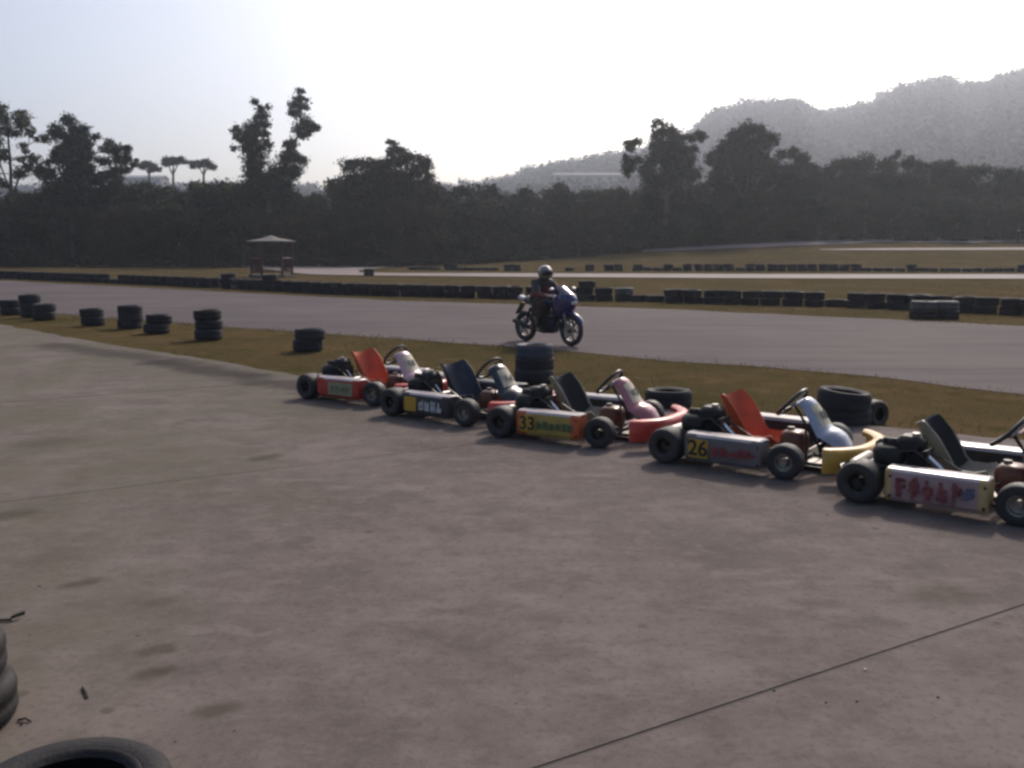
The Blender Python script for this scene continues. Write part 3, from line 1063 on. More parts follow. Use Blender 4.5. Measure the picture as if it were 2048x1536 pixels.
    MB().box((0.24, -0.29, 0.375), (0.17, 0.17, 0.12), 0.03).build('engine_tank', 'engine_black', E_)
    MB().lathe([(0, 0), (0.026, 0), (0.026, 0.022), (0, 0.024)], 12, M=trans(0.27, -0.31, 0.435)).build('fuel_cap', 'steel', E_)
    MB().box((0.06, -0.20, 0.315), (0.15, 0.12, 0.12), 0.025).build('air_filter', 'engine_black', E_)
    mb = MB()
    mb.tube([(0.26, -0.34, 0.14), (0.20, -0.47, 0.12), (0.02, -0.46, 0.17), (-0.12, -0.42, 0.18)], 0.014, 8)
    mb.tube([(-0.10, -0.42, 0.18), (-0.12, -0.30, 0.19), (-0.13, 0.02, 0.19)], [0.03, 0.045, 0.04], 10)
    mb.build('exhaust', 'grimy_alloy', E_)
    MB().tube([(0.15, -0.40, 0.33), (0.30, -0.44, 0.36), (0.48, -0.40, 0.22), (0.85, -0.16, 0.10)], 0.005, 6).build('throttle_cable', 'black_plastic', E_)
    MB().tube([(0.20, -0.24, 0.36), (0.42, -0.26, 0.30), (0.70, -0.20, 0.12), (0.80, -0.08, 0.20)], 0.006, 6).build('fuel_hose', 'black_plastic', E_)
    # fuel tank between the driver's legs
    MB().ellipsoid((0.80, 0, 0.160), (0.10, 0.115, 0.110), 18, 12, 0.55).build('fuel_tank', c.get('tank', 'tank_plastic'), K)
    MB().lathe([(0, 0), (0.028, 0), (0.028, 0.02), (0, 0.022)], 12, M=trans(0.77, 0.0, 0.268)).build('tank_cap', 'black_plastic', K)
    # steering
    ctr = Vector((0.775, 0, 0.475))
    ax = Vector((-0.72, 0, 0.69)).normalized()       # faces the driver
    q = ax.to_track_quat('Z', 'Y').to_matrix().to_4x4()
    M = Matrix.Translation(ctr) @ q
    sw = MB().tube([(0.142 * math.cos(a), 0.142 * math.sin(a), 0.012 * math.sin(a) ** 2) for a in [2 * math.pi * k / 28 for k in range(28)]], 0.0145, 8, True, M=M)
    swo = sw.build('steering_wheel', 'black_plastic', K)
    mb = MB()
    for a in (R(90), R(210), R(330)):
        mb.tube([(0, 0, -0.02), (0.07 * math.cos(a), 0.07 * math.sin(a), -0.012), (0.14 * math.cos(a), 0.14 * math.sin(a), 0.0)], 0.010, 6, flat=0.5, M=M)
    mb.lathe([(0, -0.03), (0.035, -0.03), (0.035, -0.005), (0, 0.0)], 14, M=M)
    mb.build('spoke', 'steel', swo)
    MB().tube([ctr - ax * 0.02, (1.02, 0, 0.12)], 0.011, 8).build('steering_column', 'black_metal', K)
    MB().tube([(0.96, -0.15, 0.055), (0.90, -0.05, 0.34), (0.90, 0.05, 0.34), (0.96, 0.15, 0.055)], 0.009, 6).build('steering_support', 'black_metal', K)
    # front fairing: shield above, bent over to a long tongue below
    fp = [(0.87, 0.525), (0.90, 0.530), (0.94, 0.505), (1.0, 0.425), (1.055, 0.345), (1.085, 0.318), (1.14, 0.302), (1.19, 0.268), (1.25, 0.175), (1.29, 0.110)]
    fw = [0.085, 0.110, 0.125, 0.135, 0.150, 0.165, 0.170, 0.160, 0.135, 0.115]
    fb = [0.05, 0.055, 0.06, 0.06, 0.065, 0.07, 0.075, 0.07, 0.06, 0.05]
    def fair(u, v):
        t = v * 2 - 1
        x_, z_ = P_(u, [q_[0] for q_ in fp]), P_(u, [q_[1] for q_ in fp])
        w = P_(u, fw)
        b = P_(u, fb) * abs(t) ** 2.6
        return (x_ - b * 0.75, t * w, z_ - b * 0.75)
    fo = MB().grid(fair, 32, 14, -0.006).build('front_fairing', c['fair'], K, 50)
    def plate(u, v):
        p0 = Vector(fair(0.245 + 0.225 * u, 0.17 + 0.66 * v))
        return p0 + Vector((0.006, 0, 0.005))
    MB().grid(plate, 8, 8, 0.003).build('number_plate', c.get('fplate', 'plate_cream'), fo, 50)
    q_ = Vector((0.79, 0, 0.6)).normalized()
    g_ = glyphs(2, 0.11, 0.085, c['seed'], 0.25).build('lettering', 'faded_ink', fo, 0)
    p0 = Vector(fair(0.355, 0.5))
    g_.location = p0 + Vector((0.009, 0, 0.008))
    tang = (Vector(fair(0.32, 0.5)) - Vector(fair(0.39, 0.5))).normalized()
    yv = Vector((0, 1, 0))
    nv = yv.cross(tang).normalized()
    Mx = Matrix((yv, -nv, tang)).transposed()
    g_.rotation_euler = Mx.to_euler()
    # nose bumper: a deep plastic bow in front of the front wheels
    path = [(1.2, -0.5), (1.235, -0.49), (1.3, -0.44), (1.385, -0.33), (1.435, -0.2), (1.445, 0.0), (1.435, 0.2), (1.385, 0.33), (1.3, 0.44), (1.235, 0.49), (1.2, 0.5)]
    prof = [(0.0, 0.075), (0.010, 0.215), (-0.005, 0.240), (-0.030, 0.250), (-0.070, 0.250), (-0.095, 0.235), (-0.095, 0.20), (-0.02, 0.185), (-0.03, 0.075)]
    v, f = [], []
    n = len(prof)
    # smooth the path
    def cr(P, t):
        k = min(int(t), len(P) - 2)
        u = t - k
        p0, p1, p2, p3 = [Vector(P[max(0, min(len(P) - 1, k + d))]) for d in (-1, 0, 1, 2)]
        return 0.5 * ((2 * p1) + (p2 - p0) * u + (2 * p0 - 5 * p1 + 4 * p2 - p3) * u * u + (3 * p1 - p0 - 3 * p2 + p3) * u ** 3)
    path = [cr(path, i / 3) for i in range(3 * (len(path) - 1) + 1)]
    for i, p in enumerate(path):
        a, b = path[max(0, i - 1)], path[min(len(path) - 1, i + 1)]
        d = (b - a).normalized()
        nn = Vector((d.y, -d.x))
        for (o_, zz) in prof:
            v.append((p.x + nn.x * o_, p.y + nn.y * o_, zz))
    m = len(path)
    for i in range(m - 1):
        for k in range(n):
            k2 = (k + 1) % n
            f.append((i * n + k, i * n + k2, (i + 1) * n + k2, (i + 1) * n + k))
    f.append(tuple(range(n)))
    f.append(tuple(range((m - 1) * n, m * n)))
    MB().add(v, f).build('nose_bumper', c['nose'], K, 45)
    MB().tube([(1.12, -0.15, 0.06), (1.38, -0.15, 0.13), (1.38, 0.15, 0.13), (1.12, 0.15, 0.06)], 0.010, 6).build('bumper_bracket', 'black_metal', K)
    return K

D_ = dict(dirt=0.35)
mat('number_black', (0.012, 0.012, 0.012), 0.6)
mat('faded_ink', (0.16, 0.15, 0.14), 0.7)
mat('plate_cream', (0.50, 0.46, 0.33), 0.5, **D_)
mat('seat_orange', (0.55, 0.090, 0.020), 0.38, 0.12, 5, dirt=0.2, dirtcol=(0.15, 0.04, 0.02))
mat('seat_navy', (0.018, 0.024, 0.040), 0.40, 0.15, 5, **D_)
mat('seat_grey', (0.30, 0.28, 0.23), 0.5, 0.12, 5, **D_)
mat('seat_sand', (0.33, 0.29, 0.19), 0.5, 0.12, 5, **D_)
mat('pad_black', (0.012, 0.012, 0.014), 0.7, 0.2, 12)
mat('pod_red', (0.42, 0.035, 0.022), 0.42, 0.12, 6, **D_)
mat('pod_red_orange', (0.48, 0.10, 0.03), 0.42, 0.12, 6, **D_)
mat('sign_olive', (0.30, 0.29, 0.17), 0.5, 0.12, 6, **D_)
mat('pod_black', (0.030, 0.032, 0.038), 0.4, 0.12, 6, **D_)
mat('pod_yellow', (0.42, 0.29, 0.06), 0.42, 0.12, 6, **D_)
mat('pod_cream', (0.42, 0.29, 0.12), 0.45, 0.12, 6, **D_)
mat('plate_yellow', (0.46, 0.26, 0.02), 0.45, 0.12, 6, dirt=0.25)
mat('pod_grey', (0.13, 0.115, 0.12), 0.42, 0.12, 6, **D_)
mat('pod_white', (0.34, 0.23, 0.225), 0.42, 0.10, 6, dirt=0.3, dirtcol=(0.25, 0.20, 0.18))
mat('top_lit', (0.48, 0.42, 0.42), 0.36, 0.10, 6, dirt=0.25)  # pale near-pod tops: light falling on them is put into the colour
mat('far_white', (0.33, 0.31, 0.31), 0.35, 0.06, 6, dirt=0.15)
mat('far_red', (0.42, 0.035, 0.022), 0.42, 0.12, 6, **D_)
mat('ink_green', (0.05, 0.13, 0.06), 0.6)
mat('ink_red', (0.30, 0.035, 0.040), 0.55, 0.15, 20)
mat('ink_red_faded', (0.22, 0.050, 0.055), 0.6, 0.3, 25, dirt=0.5, dirtcol=(0.28, 0.16, 0.155))
mat('ink_white', (0.55, 0.55, 0.55), 0.6)
mat('ink_blue', (0.10, 0.10, 0.16), 0.6)
mat('ink_olive', (0.16, 0.17, 0.10), 0.6)
mat('fair_pink', (0.55, 0.36, 0.37), 0.28, 0.12, 6, coat=0.3, dirt=0.2)
mat('fair_rose', (0.36, 0.135, 0.15), 0.26, 0.12, 6, coat=0.3, dirt=0.2)
mat('fair_black', (0.018, 0.028, 0.032), 0.22, 0.12, 6, coat=0.4, dirt=0.15)
mat('fair_silver', (0.34, 0.37, 0.44), 0.22, 0.10, 6, metal=0.35, coat=0.4, dirt=0.15)
mat('nose_red', (0.55, 0.045, 0.030), 0.36, 0.10, 6, coat=0.2, dirt=0.15)
mat('nose_yellow', (0.60, 0.34, 0.05), 0.38, 0.10, 6, coat=0.2, dirt=0.2)

kart(617, 797, -35, dict(seat='seat_orange', pod='pod_red', pod_end='pod_red', pod_top='top_lit', pod_far='far_white', sign='sign_olive', glyph=(0.53, 0.30, 0.07, 4, 'ink_olive', 2),
     fair='fair_pink', nose='nose_red', rim='grimy_alloy', seed=11), 'kart with orange seat and red pod, farthest in the parked row')
kart(786, 831, -40, dict(seat='seat_navy', pod='pod_black', pod_end='pod_black', pod_top='top_lit', pod_far='pod_black', plate='plate_yellow', glyph=(0.56, 0.32, 0.11, 4, 'ink_white', 5),
     fair='fair_black', nose='nose_red', seed=12), 'kart with dark navy seat and glossy black fairing')
kart(1003, 874, -32, dict(seat='seat_sand', seat_back='seat_grey', pad='pad_black', pod='pod_yellow', pod_end='pod_red_orange', pod_top='top_lit', pod_far='far_white', plate='plate_yellow', num='33',
     glyph=(0.56, 0.36, 0.085, 6, 'ink_green', 7), fair='fair_rose', nose='nose_red', rim='black_metal', seed=13), 'kart numbered 33 with yellow pod and red nose')
kart(1332, 925, -38, dict(seat='seat_orange', pod='pod_grey', pod_end='pod_grey', pod_top='top_lit', pod_far='far_white', plate='plate_yellow', num='26',
     glyph=(0.575, 0.36, 0.085, 5, 'ink_red', 9), fair='fair_silver', nose='nose_yellow', seed=14), 'kart numbered 26 with orange seat, silver fairing and yellow nose')
kart(1716, 1004, -38, dict(seat='seat_sand', seat_back='seat_grey', pad='pad_black', pod='pod_white', pod_end='pod_cream', pod_top='top_lit', pod_far='far_white',
     glyph=(0.44, 0.42, 0.150, 5, 'ink_red_faded', 23), logo='ink_blue', ends=(0.04, 0.055), fair='fair_rose', nose='nose_yellow', rim='grimy_alloy', seed=15), 'kart with white pod lettered in red, cut by the right picture edge')

# ------------------------------------------------------------------ people
def skin_body(joints, edges, root, levels=2, bulk=1.0):
    names = list(joints)
    me = bpy.data.meshes.new('body')
    me.from_pydata([joints[k][0] for k in names], [(names.index(a), names.index(b)) for a, b in edges], [])
    o = bpy.data.objects.new('body_tmp', me)
    COL.objects.link(o)
    md = o.modifiers.new('skin', 'SKIN')
    md.use_smooth_shade = True
    if not me.skin_vertices: 
        bpy.context.view_layer.objects.active = o
    for i, k in enumerate(names):
        sv = me.skin_vertices[0].data[i]
        r = joints[k][1]
        r = r if isinstance(r, tuple) else (r, r)
        sv.radius = (r[0] * bulk, r[1] * bulk)
        sv.use_root = (k == root)
    ss = o.modifiers.new('sub', 'SUBSURF')
    ss.levels = levels
    ss.render_levels = levels
    dg = bpy.context.evaluated_depsgraph_get()
    ev = o.evaluated_get(dg)
    out = bpy.data.meshes.new_from_object(ev)
    bpy.data.objects.remove(o)
    out.polygons.foreach_set('use_smooth', [True] * len(out.polygons))
    return out

mat('jacket_black', (0.012, 0.012, 0.015), 0.6, 0.25, 12, bump=0.3, bscale=30)
mat('jacket_red', (0.12, 0.014, 0.013), 0.6, 0.25, 12, bump=0.3, bscale=30)
mat('trousers_dark', (0.026, 0.009, 0.009), 0.75, 0.25, 12, bump=0.3, bscale=30)
mat('boot_black', (0.012, 0.012, 0.012), 0.5)
mat('helmet_silver', (0.24, 0.23, 0.21), 0.22, 0.06, 6, metal=0.2, coat=0.5)
mat('visor', (0.012, 0.014, 0.016), 0.08)
mat('glove_black', (0.03, 0.025, 0.022), 0.6)
mat('skin', (0.36, 0.22, 0.16), 0.55)
mat('hair', (0.012, 0.010, 0.010), 0.6)
mat('pale_shirt', (0.30, 0.20, 0.20), 0.8)

BX, BHEAD = gp(1096, 685), -50
BK = empty('motorcycle', (BX.x, BX.y + 0.05, -0.024), R(BHEAD), 'blue and purple motorcycle with small fairing on the track', 'motorcycle')
RD = empty('person', (BX.x, BX.y + 0.05, -0.024), R(BHEAD), 'rider in silver helmet and red and black jacket on the motorcycle', 'person')

BK.scale = RD.scale = (0.94, 0.94, 0.94)

def rider():
    J = {
        'pelvis': ((-0.27, 0, 0.80), (0.150, 0.125)), 'waist': ((-0.25, 0, 0.93), (0.150, 0.115)), 'chest': ((-0.19, 0, 1.06), (0.175, 0.125)),
        'collar': ((-0.145, 0, 1.16), (0.10, 0.09)), 'neck': ((-0.12, 0, 1.215), (0.065, 0.065)), 'head': ((-0.10, 0, 1.30), (0.09, 0.09)),
    }
    E = [('pelvis', 'waist'), ('waist', 'chest'), ('chest', 'collar'), ('collar', 'neck'), ('neck', 'head')]
    for s, n in ((-1, 'r'), (1, 'l')):
        J.update({
            'sh' + n: ((-0.155, 0.175 * s, 1.125), 0.078), 'ua' + n: ((-0.06, 0.245 * s, 1.02), 0.066), 'el' + n: ((0.035, 0.285 * s, 0.925), 0.056), 'fa' + n: ((0.15, 0.275 * s, 0.905), 0.048), 'wr' + n: ((0.255, 0.262 * s, 0.895), 0.036), 'pa' + n: ((0.31, 0.262 * s, 0.892), 0.034),
            'hp' + n: ((-0.22, 0.105 * s, 0.775), 0.105), 'th' + n: ((-0.06, 0.165 * s, 0.745), 0.092), 'kn' + n: ((0.10, 0.205 * s, 0.695), 0.070), 'sn' + n: ((0.02, 0.19 * s, 0.54), 0.062), 'an' + n: ((-0.065, 0.175 * s, 0.365), 0.046),
            'he' + n: ((-0.09, 0.175 * s, 0.320), 0.042), 'to' + n: ((0.09, 0.185 * s, 0.315), 0.034)})
        E += [('collar', 'sh' + n), ('sh' + n, 'ua' + n), ('ua' + n, 'el' + n), ('el' + n, 'fa' + n), ('fa' + n, 'wr' + n), ('wr' + n, 'pa' + n),
              ('pelvis', 'hp' + n), ('hp' + n, 'th' + n), ('th' + n, 'kn' + n), ('kn' + n, 'sn' + n), ('sn' + n, 'an' + n), ('an' + n, 'he' + n), ('he' + n, 'to' + n)]
    me = skin_body(J, E, 'pelvis', 2, 1.2)
    for n in ('jacket_red', 'jacket_black', 'trousers_dark', 'boot_black'): me.materials.append(MATS[n])
    for p in me.polygons:
        c = p.center
        if c.z < 0.42: p.material_index = 3
        elif c.z < 0.86 and not (c.x > -0.02 and c.z > 0.80): p.material_index = 2
        elif c.z > 1.05 or (abs(c.y) > 0.20 and c.z > 0.97): p.material_index = 1
        else: p.material_index = 0
    link('body', me, RD)
    # helmet: shell, open at the face, visor and chin bar
    hc = Vector((-0.085, 0, 1.318))
    def shell(u, v):
        th = R(4) + (R(142) - R(4)) * u
        a = 2 * math.pi * v
        r = Vector((0.152, 0.128, 0.142))
        d = Vector((math.sin(th) * math.cos(a), math.sin(th) * math.sin(a), math.cos(th)))
        chin = 0.035 * max(0, d.x) ** 2 * max(0, -d.z)
        return hc + Vector((d.x * r.x + chin, d.y * r.y, d.z * r.z))
    M_ = Matrix.Rotation(R(-10), 4, 'Z')
    hm = MB().grid(shell, 18, 26, 0.012).build('helmet', 'helmet_silver', RD, 60)
    def vis(u, v):
        th = R(72) + R(36) * u
        a = R(-68) + R(136) * v
        d = Vector((math.sin(th) * math.cos(a), math.sin(th) * math.sin(a), math.cos(th)))
        return hc + Vector((d.x * 0.162, d.y * 0.137, d.z * 0.15))
    MB().grid(vis, 6, 16, 0.004).build('visor', 'visor', hm, 60)
    # gloves closed round the grips
    for s in (-1, 1):
        mb = MB()
        mb.ellipsoid((0.305, 0.268 * s, 0.897), (0.045, 0.042, 0.026), 12, 8, 0.8)
        for k, (yy, l) in enumerate(((0.235, 0.9), (0.257, 1.0), (0.279, 0.96), (0.300, 0.8))):
            mb.tube([(0.325, yy * s, 0.905), (0.325 + 0.032 * l, yy * s, 0.905), (0.325 + 0.045 * l, yy * s, 0.885), (0.325 + 0.034 * l, yy * s, 0.864), (0.325 + 0.012 * l, yy * s, 0.858)], [0.011, 0.0105, 0.010, 0.009, 0.007], 8)
        mb.tube([(0.295, 0.235 * s, 0.890), (0.305, 0.212 * s, 0.876), (0.325, 0.208 * s, 0.862), (0.340, 0.215 * s, 0.856)], [0.013, 0.012, 0.011, 0.009], 8)
        mb.build('glove', 'glove_black', RD, 60)
rider()

# ------------------------------------------------------------------ motorcycle
mat('bike_blue', (0.012, 0.020, 0.10), 0.22, 0.10, 6, coat=0.5)
mat('bike_purple', (0.050, 0.040, 0.13), 0.24, 0.10, 6, coat=0.5)
mat('bike_white', (0.62, 0.66, 0.72), 0.25, 0.06, 6, coat=0.4)
mat('lens', (0.75, 0.78, 0.80), 0.08, 0.02, 6, metal=0.6)
mat('screen', (0.05, 0.055, 0.10), 0.18, 0.02, 6, coat=1.0)
def motorcycle():
    for x, w, n in ((-0.635, 0.050, 'rear'), (0.635, 0.043, 'front')):
        t = empty('wheel', (x, 0, 0.295))
        t.parent = BK
        t.rotation_euler = (R(90), 0.3, 0)
        R_ = 0.295 - w
        MB().tube([(R_ * math.cos(a), R_ * math.sin(a), 0) for a in [2 * math.pi * k / 44 for k in range(44)]], w, 10, True).build('tyre', 'rubber', t)
        mb = MB()
        mb.lathe([(R_ - w + 0.012, -0.032), (R_ - w + 0.018, -0.035), (R_ - w + 0.018, 0.035), (R_ - w + 0.012, 0.032), (R_ - w - 0.010, 0.018), (R_ - w - 0.010, -0.018)], 44, True)
        for k in range(6):
            a = 2 * math.pi * k / 6
            mb.tube([(0.03 * math.cos(a), 0.03 * math.sin(a), 0), ((R_ - w) * math.cos(a + 0.12), (R_ - w) * math.sin(a + 0.12), 0)], [0.020, 0.013], 6)
        mb.lathe([(0, -0.07), (0.045, -0.07), (0.05, 0), (0.045, 0.07), (0, 0.07)], 16)
        mb.build('rim', 'black_metal', t)
        MB().lathe([(0.06, 0.052), (0.115, 0.052), (0.115, 0.057), (0.06, 0.057)], 28, True).build('brake_disc', 'steel', t)
    for s in (-1, 1):
        MB().tube([(0.635, 0.085 * s, 0.295), (0.535, 0.085 * s, 0.56), (0.44, 0.085 * s, 0.84)], [0.028, 0.026, 0.020], 10).build('fork', 'grimy_alloy', BK)
        MB().tube([(-0.635, 0.095 * s, 0.295), (-0.12, 0.075 * s, 0.36)], [0.020, 0.026], 8).build('swingarm', 'black_metal', BK)
        MB().tube([(-0.50, 0.12 * s, 0.36), (-0.36, 0.12 * s, 0.66)], 0.026, 10).build('shock_absorber', 'black_metal', BK)
        MB().tube([(-0.06, 0.10 * s, 0.30), (-0.06, 0.22 * s, 0.30)], 0.013, 8).build('footpeg', 'black_metal', BK)
    def fender(u, v):
        a = R(25) + R(125) * u
        t = v * 2 - 1
        r = 0.325 - 0.03 * t * t
        return (0.635 + r * math.cos(a), 0.065 * t, 0.295 + r * math.sin(a))
    MB().grid(fender, 16, 8, 0.006).build('front_fender', 'bike_purple', BK)
    # upper fairing as a closed loft
    secs = [(0.24, 0.135, 0.78, 0.095, 0.52), (0.34, 0.180, 0.82, 0.135, 0.47), (0.46, 0.200, 0.84, 0.155, 0.50), (0.58, 0.185, 0.84, 0.148, 0.58), (0.66, 0.125, 0.83, 0.115, 0.68), (0.715, 0.070, 0.82, 0.065, 0.74), (0.73, 0.02, 0.82, 0.02, 0.79)]
    def fairing(u, v):
        k = u * (len(secs) - 1)
        x_ = np.interp(k, range(len(secs)), [q[0] for q in secs]); w = np.interp(k, range(len(secs)), [q[1] for q in secs])
        zc = np.interp(k, range(len(secs)), [q[2] for q in secs]); ht = np.interp(k, range(len(secs)), [q[3] for q in secs]); lo = np.interp(k, range(len(secs)), [q[4] for q in secs])
        a = 2 * math.pi * v
        zz = math.cos(a)
        return (x_, w * math.sin(a), zc + (ht * zz if zz > 0 else (zc - lo) * zz))
    fr = MB().grid(fairing, 18, 22, 0).build('fairing', ['bike_blue'], BK, 60)
    MB().ellipsoid((0.685, 0, 0.80), (0.045, 0.085, 0.055), 14, 10, 0.8).build('headlight', 'lens', fr)
    for s in (-1, 1):
        def stripe(u, v):
            q = Vector(fairing(0.18 + 0.62 * u, (0.24 + 0.12 * v) if s > 0 else (0.64 + 0.12 * v)))
            return q + Vector((0, 0.004 * s, 0))
        MB().grid(stripe, 10, 4, 0.002 * s).build('stripe', 'bike_purple', fr, 60)
    def wind(u, v):
        t = v * 2 - 1
        return (0.655 - 0.25 * u - 0.09 * t * t, 0.155 * t * (1 - 0.2 * u), 0.935 + 0.150 * u + 0.006 * math.sin(u * 3.14) - 0.016 * t * t)
    MB().grid(wind, 10, 12, 0.004).build('windscreen', 'screen', BK, 60)
    for s in (-1, 1):
        mr = MB().tube([(0.43, 0.14 * s, 0.94), (0.40, 0.24 * s, 1.02)], 0.008, 6).build('mirror', 'black_plastic', BK)
        MB().ellipsoid((0.395, 0.275 * s, 1.03), (0.022, 0.055, 0.034), 14, 10, 0.8).build('mirror_glass', 'chrome', mr)
    MB().ellipsoid((0.11, 0, 0.80), (0.25, 0.135, 0.125), 18, 12, 0.8).build('fuel_tank', 'bike_blue', BK)
    MB().grid(lambda u, v: (-0.08 - 0.45 * u, 0.13 * (2 * v - 1) * (1 - 0.25 * u), 0.755 + 0.06 * u - 0.05 * (2 * v - 1) ** 4), 10, 10, 0.07).build('seat', 'black_plastic', BK, 50)
    def tail(u, v):
        a = 2 * math.pi * v
        w, h_ = 0.115 * (1 - 0.55 * u), 0.055 * (1 - 0.3 * u)
        return (-0.42 - 0.36 * u, w * math.sin(a), 0.78 + 0.06 * u + h_ * math.cos(a))
    MB().grid(tail, 10, 16, 0).tube([(-0.76, -0.05, 0.84), (-0.79, 0.0, 0.845), (-0.76, 0.05, 0.84)], 0.036, 8).build('tail_cowl', 'bike_white', BK, 60)
    MB().box((-0.80, 0, 0.80), (0.03, 0.10, 0.05), 0.01).build('tail_light', 'nose_red', BK)
    MB().grid(lambda u, v: (-0.70 - 0.16 * u, 0.07 * (2 * v - 1), 0.74 - 0.22 * u), 6, 4, 0.008).build('rear_mudguard', 'black_plastic', BK)
    eng = MB().box((0.04, 0, 0.38), (0.44, 0.26, 0.28), 0.05).lathe([(0, -0.16), (0.085, -0.16), (0.10, -0.14), (0.10, 0.14), (0.085, 0.16), (0, 0.16)], 20, M=trans(-0.06, 0, 0.37) @ Matrix.Rotation(R(90), 4, 'X')).build('engine', 'black_metal', BK)
    mb = MB()
    for k in range(7):
        mb.box((0.145 + 0.010 * k, 0, 0.46 + 0.026 * k), (0.15, 0.15, 0.010), 0.002)
    mb.box((0.175, 0, 0.54), (0.10, 0.10, 0.20), 0.01)
    mb.build('cylinder_fins', 'grimy_alloy', eng)
    mb = MB()
    mb.tube([(0.24, -0.03, 0.52), (0.33, -0.06, 0.40), (0.27, -0.11, 0.24), (0.02, -0.13, 0.22), (-0.25, -0.145, 0.27)], 0.020, 8)
    mb.tube([(-0.22, -0.15, 0.26), (-0.40, -0.16, 0.31), (-0.78, -0.175, 0.40)], [0.025, 0.045, 0.042], 12)
    mb.build('exhaust', 'black_metal', BK)
    mb = MB()
    for s in (-1, 1):
        mb.tube([(0.42, 0.03 * s, 0.86), (0.15, 0.10 * s, 0.70), (-0.16, 0.11 * s, 0.62), (-0.14, 0.10 * s, 0.32)], 0.017, 8)
        mb.tube([(-0.14, 0.11 * s, 0.64), (-0.62, 0.07 * s, 0.78)], 0.014, 8)
        mb.tube([(0.40, 0.04 * s, 0.82), (0.32, 0.07 * s, 0.45), (0.16, 0.08 * s, 0.22), (-0.12, 0.09 * s, 0.24)], 0.015, 8)
    mb.build('frame', 'black_metal', BK)
    MB().grid(lambda u, v: (0.34 - 0.44 * u, 0.12 * (2 * v - 1), 0.30 - 0.10 * math.sin(math.pi * min(1, u * 1.1)) + 0.11 * (2 * v - 1) ** 2), 12, 10, 0.006).build('belly_pan', 'bike_blue', BK, 60)
    MB().box((-0.20, 0, 0.60), (0.38, 0.24, 0.22), 0.04).build('side_cover', 'black_plastic', BK)
    hb = MB().tube([(0.335, -0.33, 0.885), (0.335, -0.20, 0.885), (0.39, -0.08, 0.885), (0.39, 0.08, 0.885), (0.335, 0.20, 0.885), (0.335, 0.33, 0.885)], 0.011, 8).build('handlebar', 'black_metal', BK)
    for s in (-1, 1):
        MB().tube([(0.335, 0.22 * s, 0.885), (0.335, 0.335 * s, 0.885)], 0.016, 8).build('grip', 'rubber', hb)
motorcycle()

# far walker at the upper right
def walker():
    p = cast(2036, 486)
    s0 = (29 / (F / p.y)) / 1.66
    W = empty('person', (p.x, p.y, p.z + 0.02), R(200), 'distant person in dark clothes standing on the far upper road', 'person')
    W.scale = (s0, s0, s0)
    J = {'pelvis': ((0, 0, 0.92), (0.15, 0.11)), 'waist': ((0, 0, 1.08), (0.14, 0.105)), 'chest': ((0.02, 0, 1.26), (0.17, 0.12)), 'collar': ((0.02, 0, 1.40), (0.09, 0.08)), 'neck': ((0.03, 0, 1.47), 0.055), 'head': ((0.05, 0, 1.57), 0.095)}
    E = [('pelvis', 'waist'), ('waist', 'chest'), ('chest', 'collar'), ('collar', 'neck'), ('neck', 'head')]
    for s, n in ((-1, 'r'), (1, 'l')):
        J.update({'s' + n: ((0.02, 0.18 * s, 1.38), 0.065), 'e' + n: ((0.04, 0.25 * s, 1.12), 0.05), 'w' + n: ((0.14, 0.22 * s, 0.90), 0.035), 'f' + n: ((0.17, 0.22 * s, 0.82), 0.03),
                  'h' + n: ((0, 0.10 * s, 0.88), 0.10), 'k' + n: ((0.05 * s, 0.11 * s, 0.48), 0.065), 'a' + n: ((0.06 * s, 0.12 * s, 0.08), 0.045), 't' + n: ((0.06 * s + 0.14, 0.13 * s, 0.035), 0.035)})
        E += [('collar', 's' + n), ('s' + n, 'e' + n), ('e' + n, 'w' + n), ('w' + n, 'f' + n), ('pelvis', 'h' + n), ('h' + n, 'k' + n), ('k' + n, 'a' + n), ('a' + n, 't' + n)]
    me = skin_body(J, E, 'pelvis', 1)
    for n in ('jacket_black', 'pale_shirt', 'skin'): me.materials.append(MATS[n])
    for q in me.polygons:
        q.material_index = 2 if q.center.z > 1.46 else (1 if q.center.z > 1.28 else 0)
    link('body', me, W)
    MB().ellipsoid((0.04, 0, 1.60), (0.11, 0.10, 0.095), 12, 8).build('hair', 'hair', W)
walker()

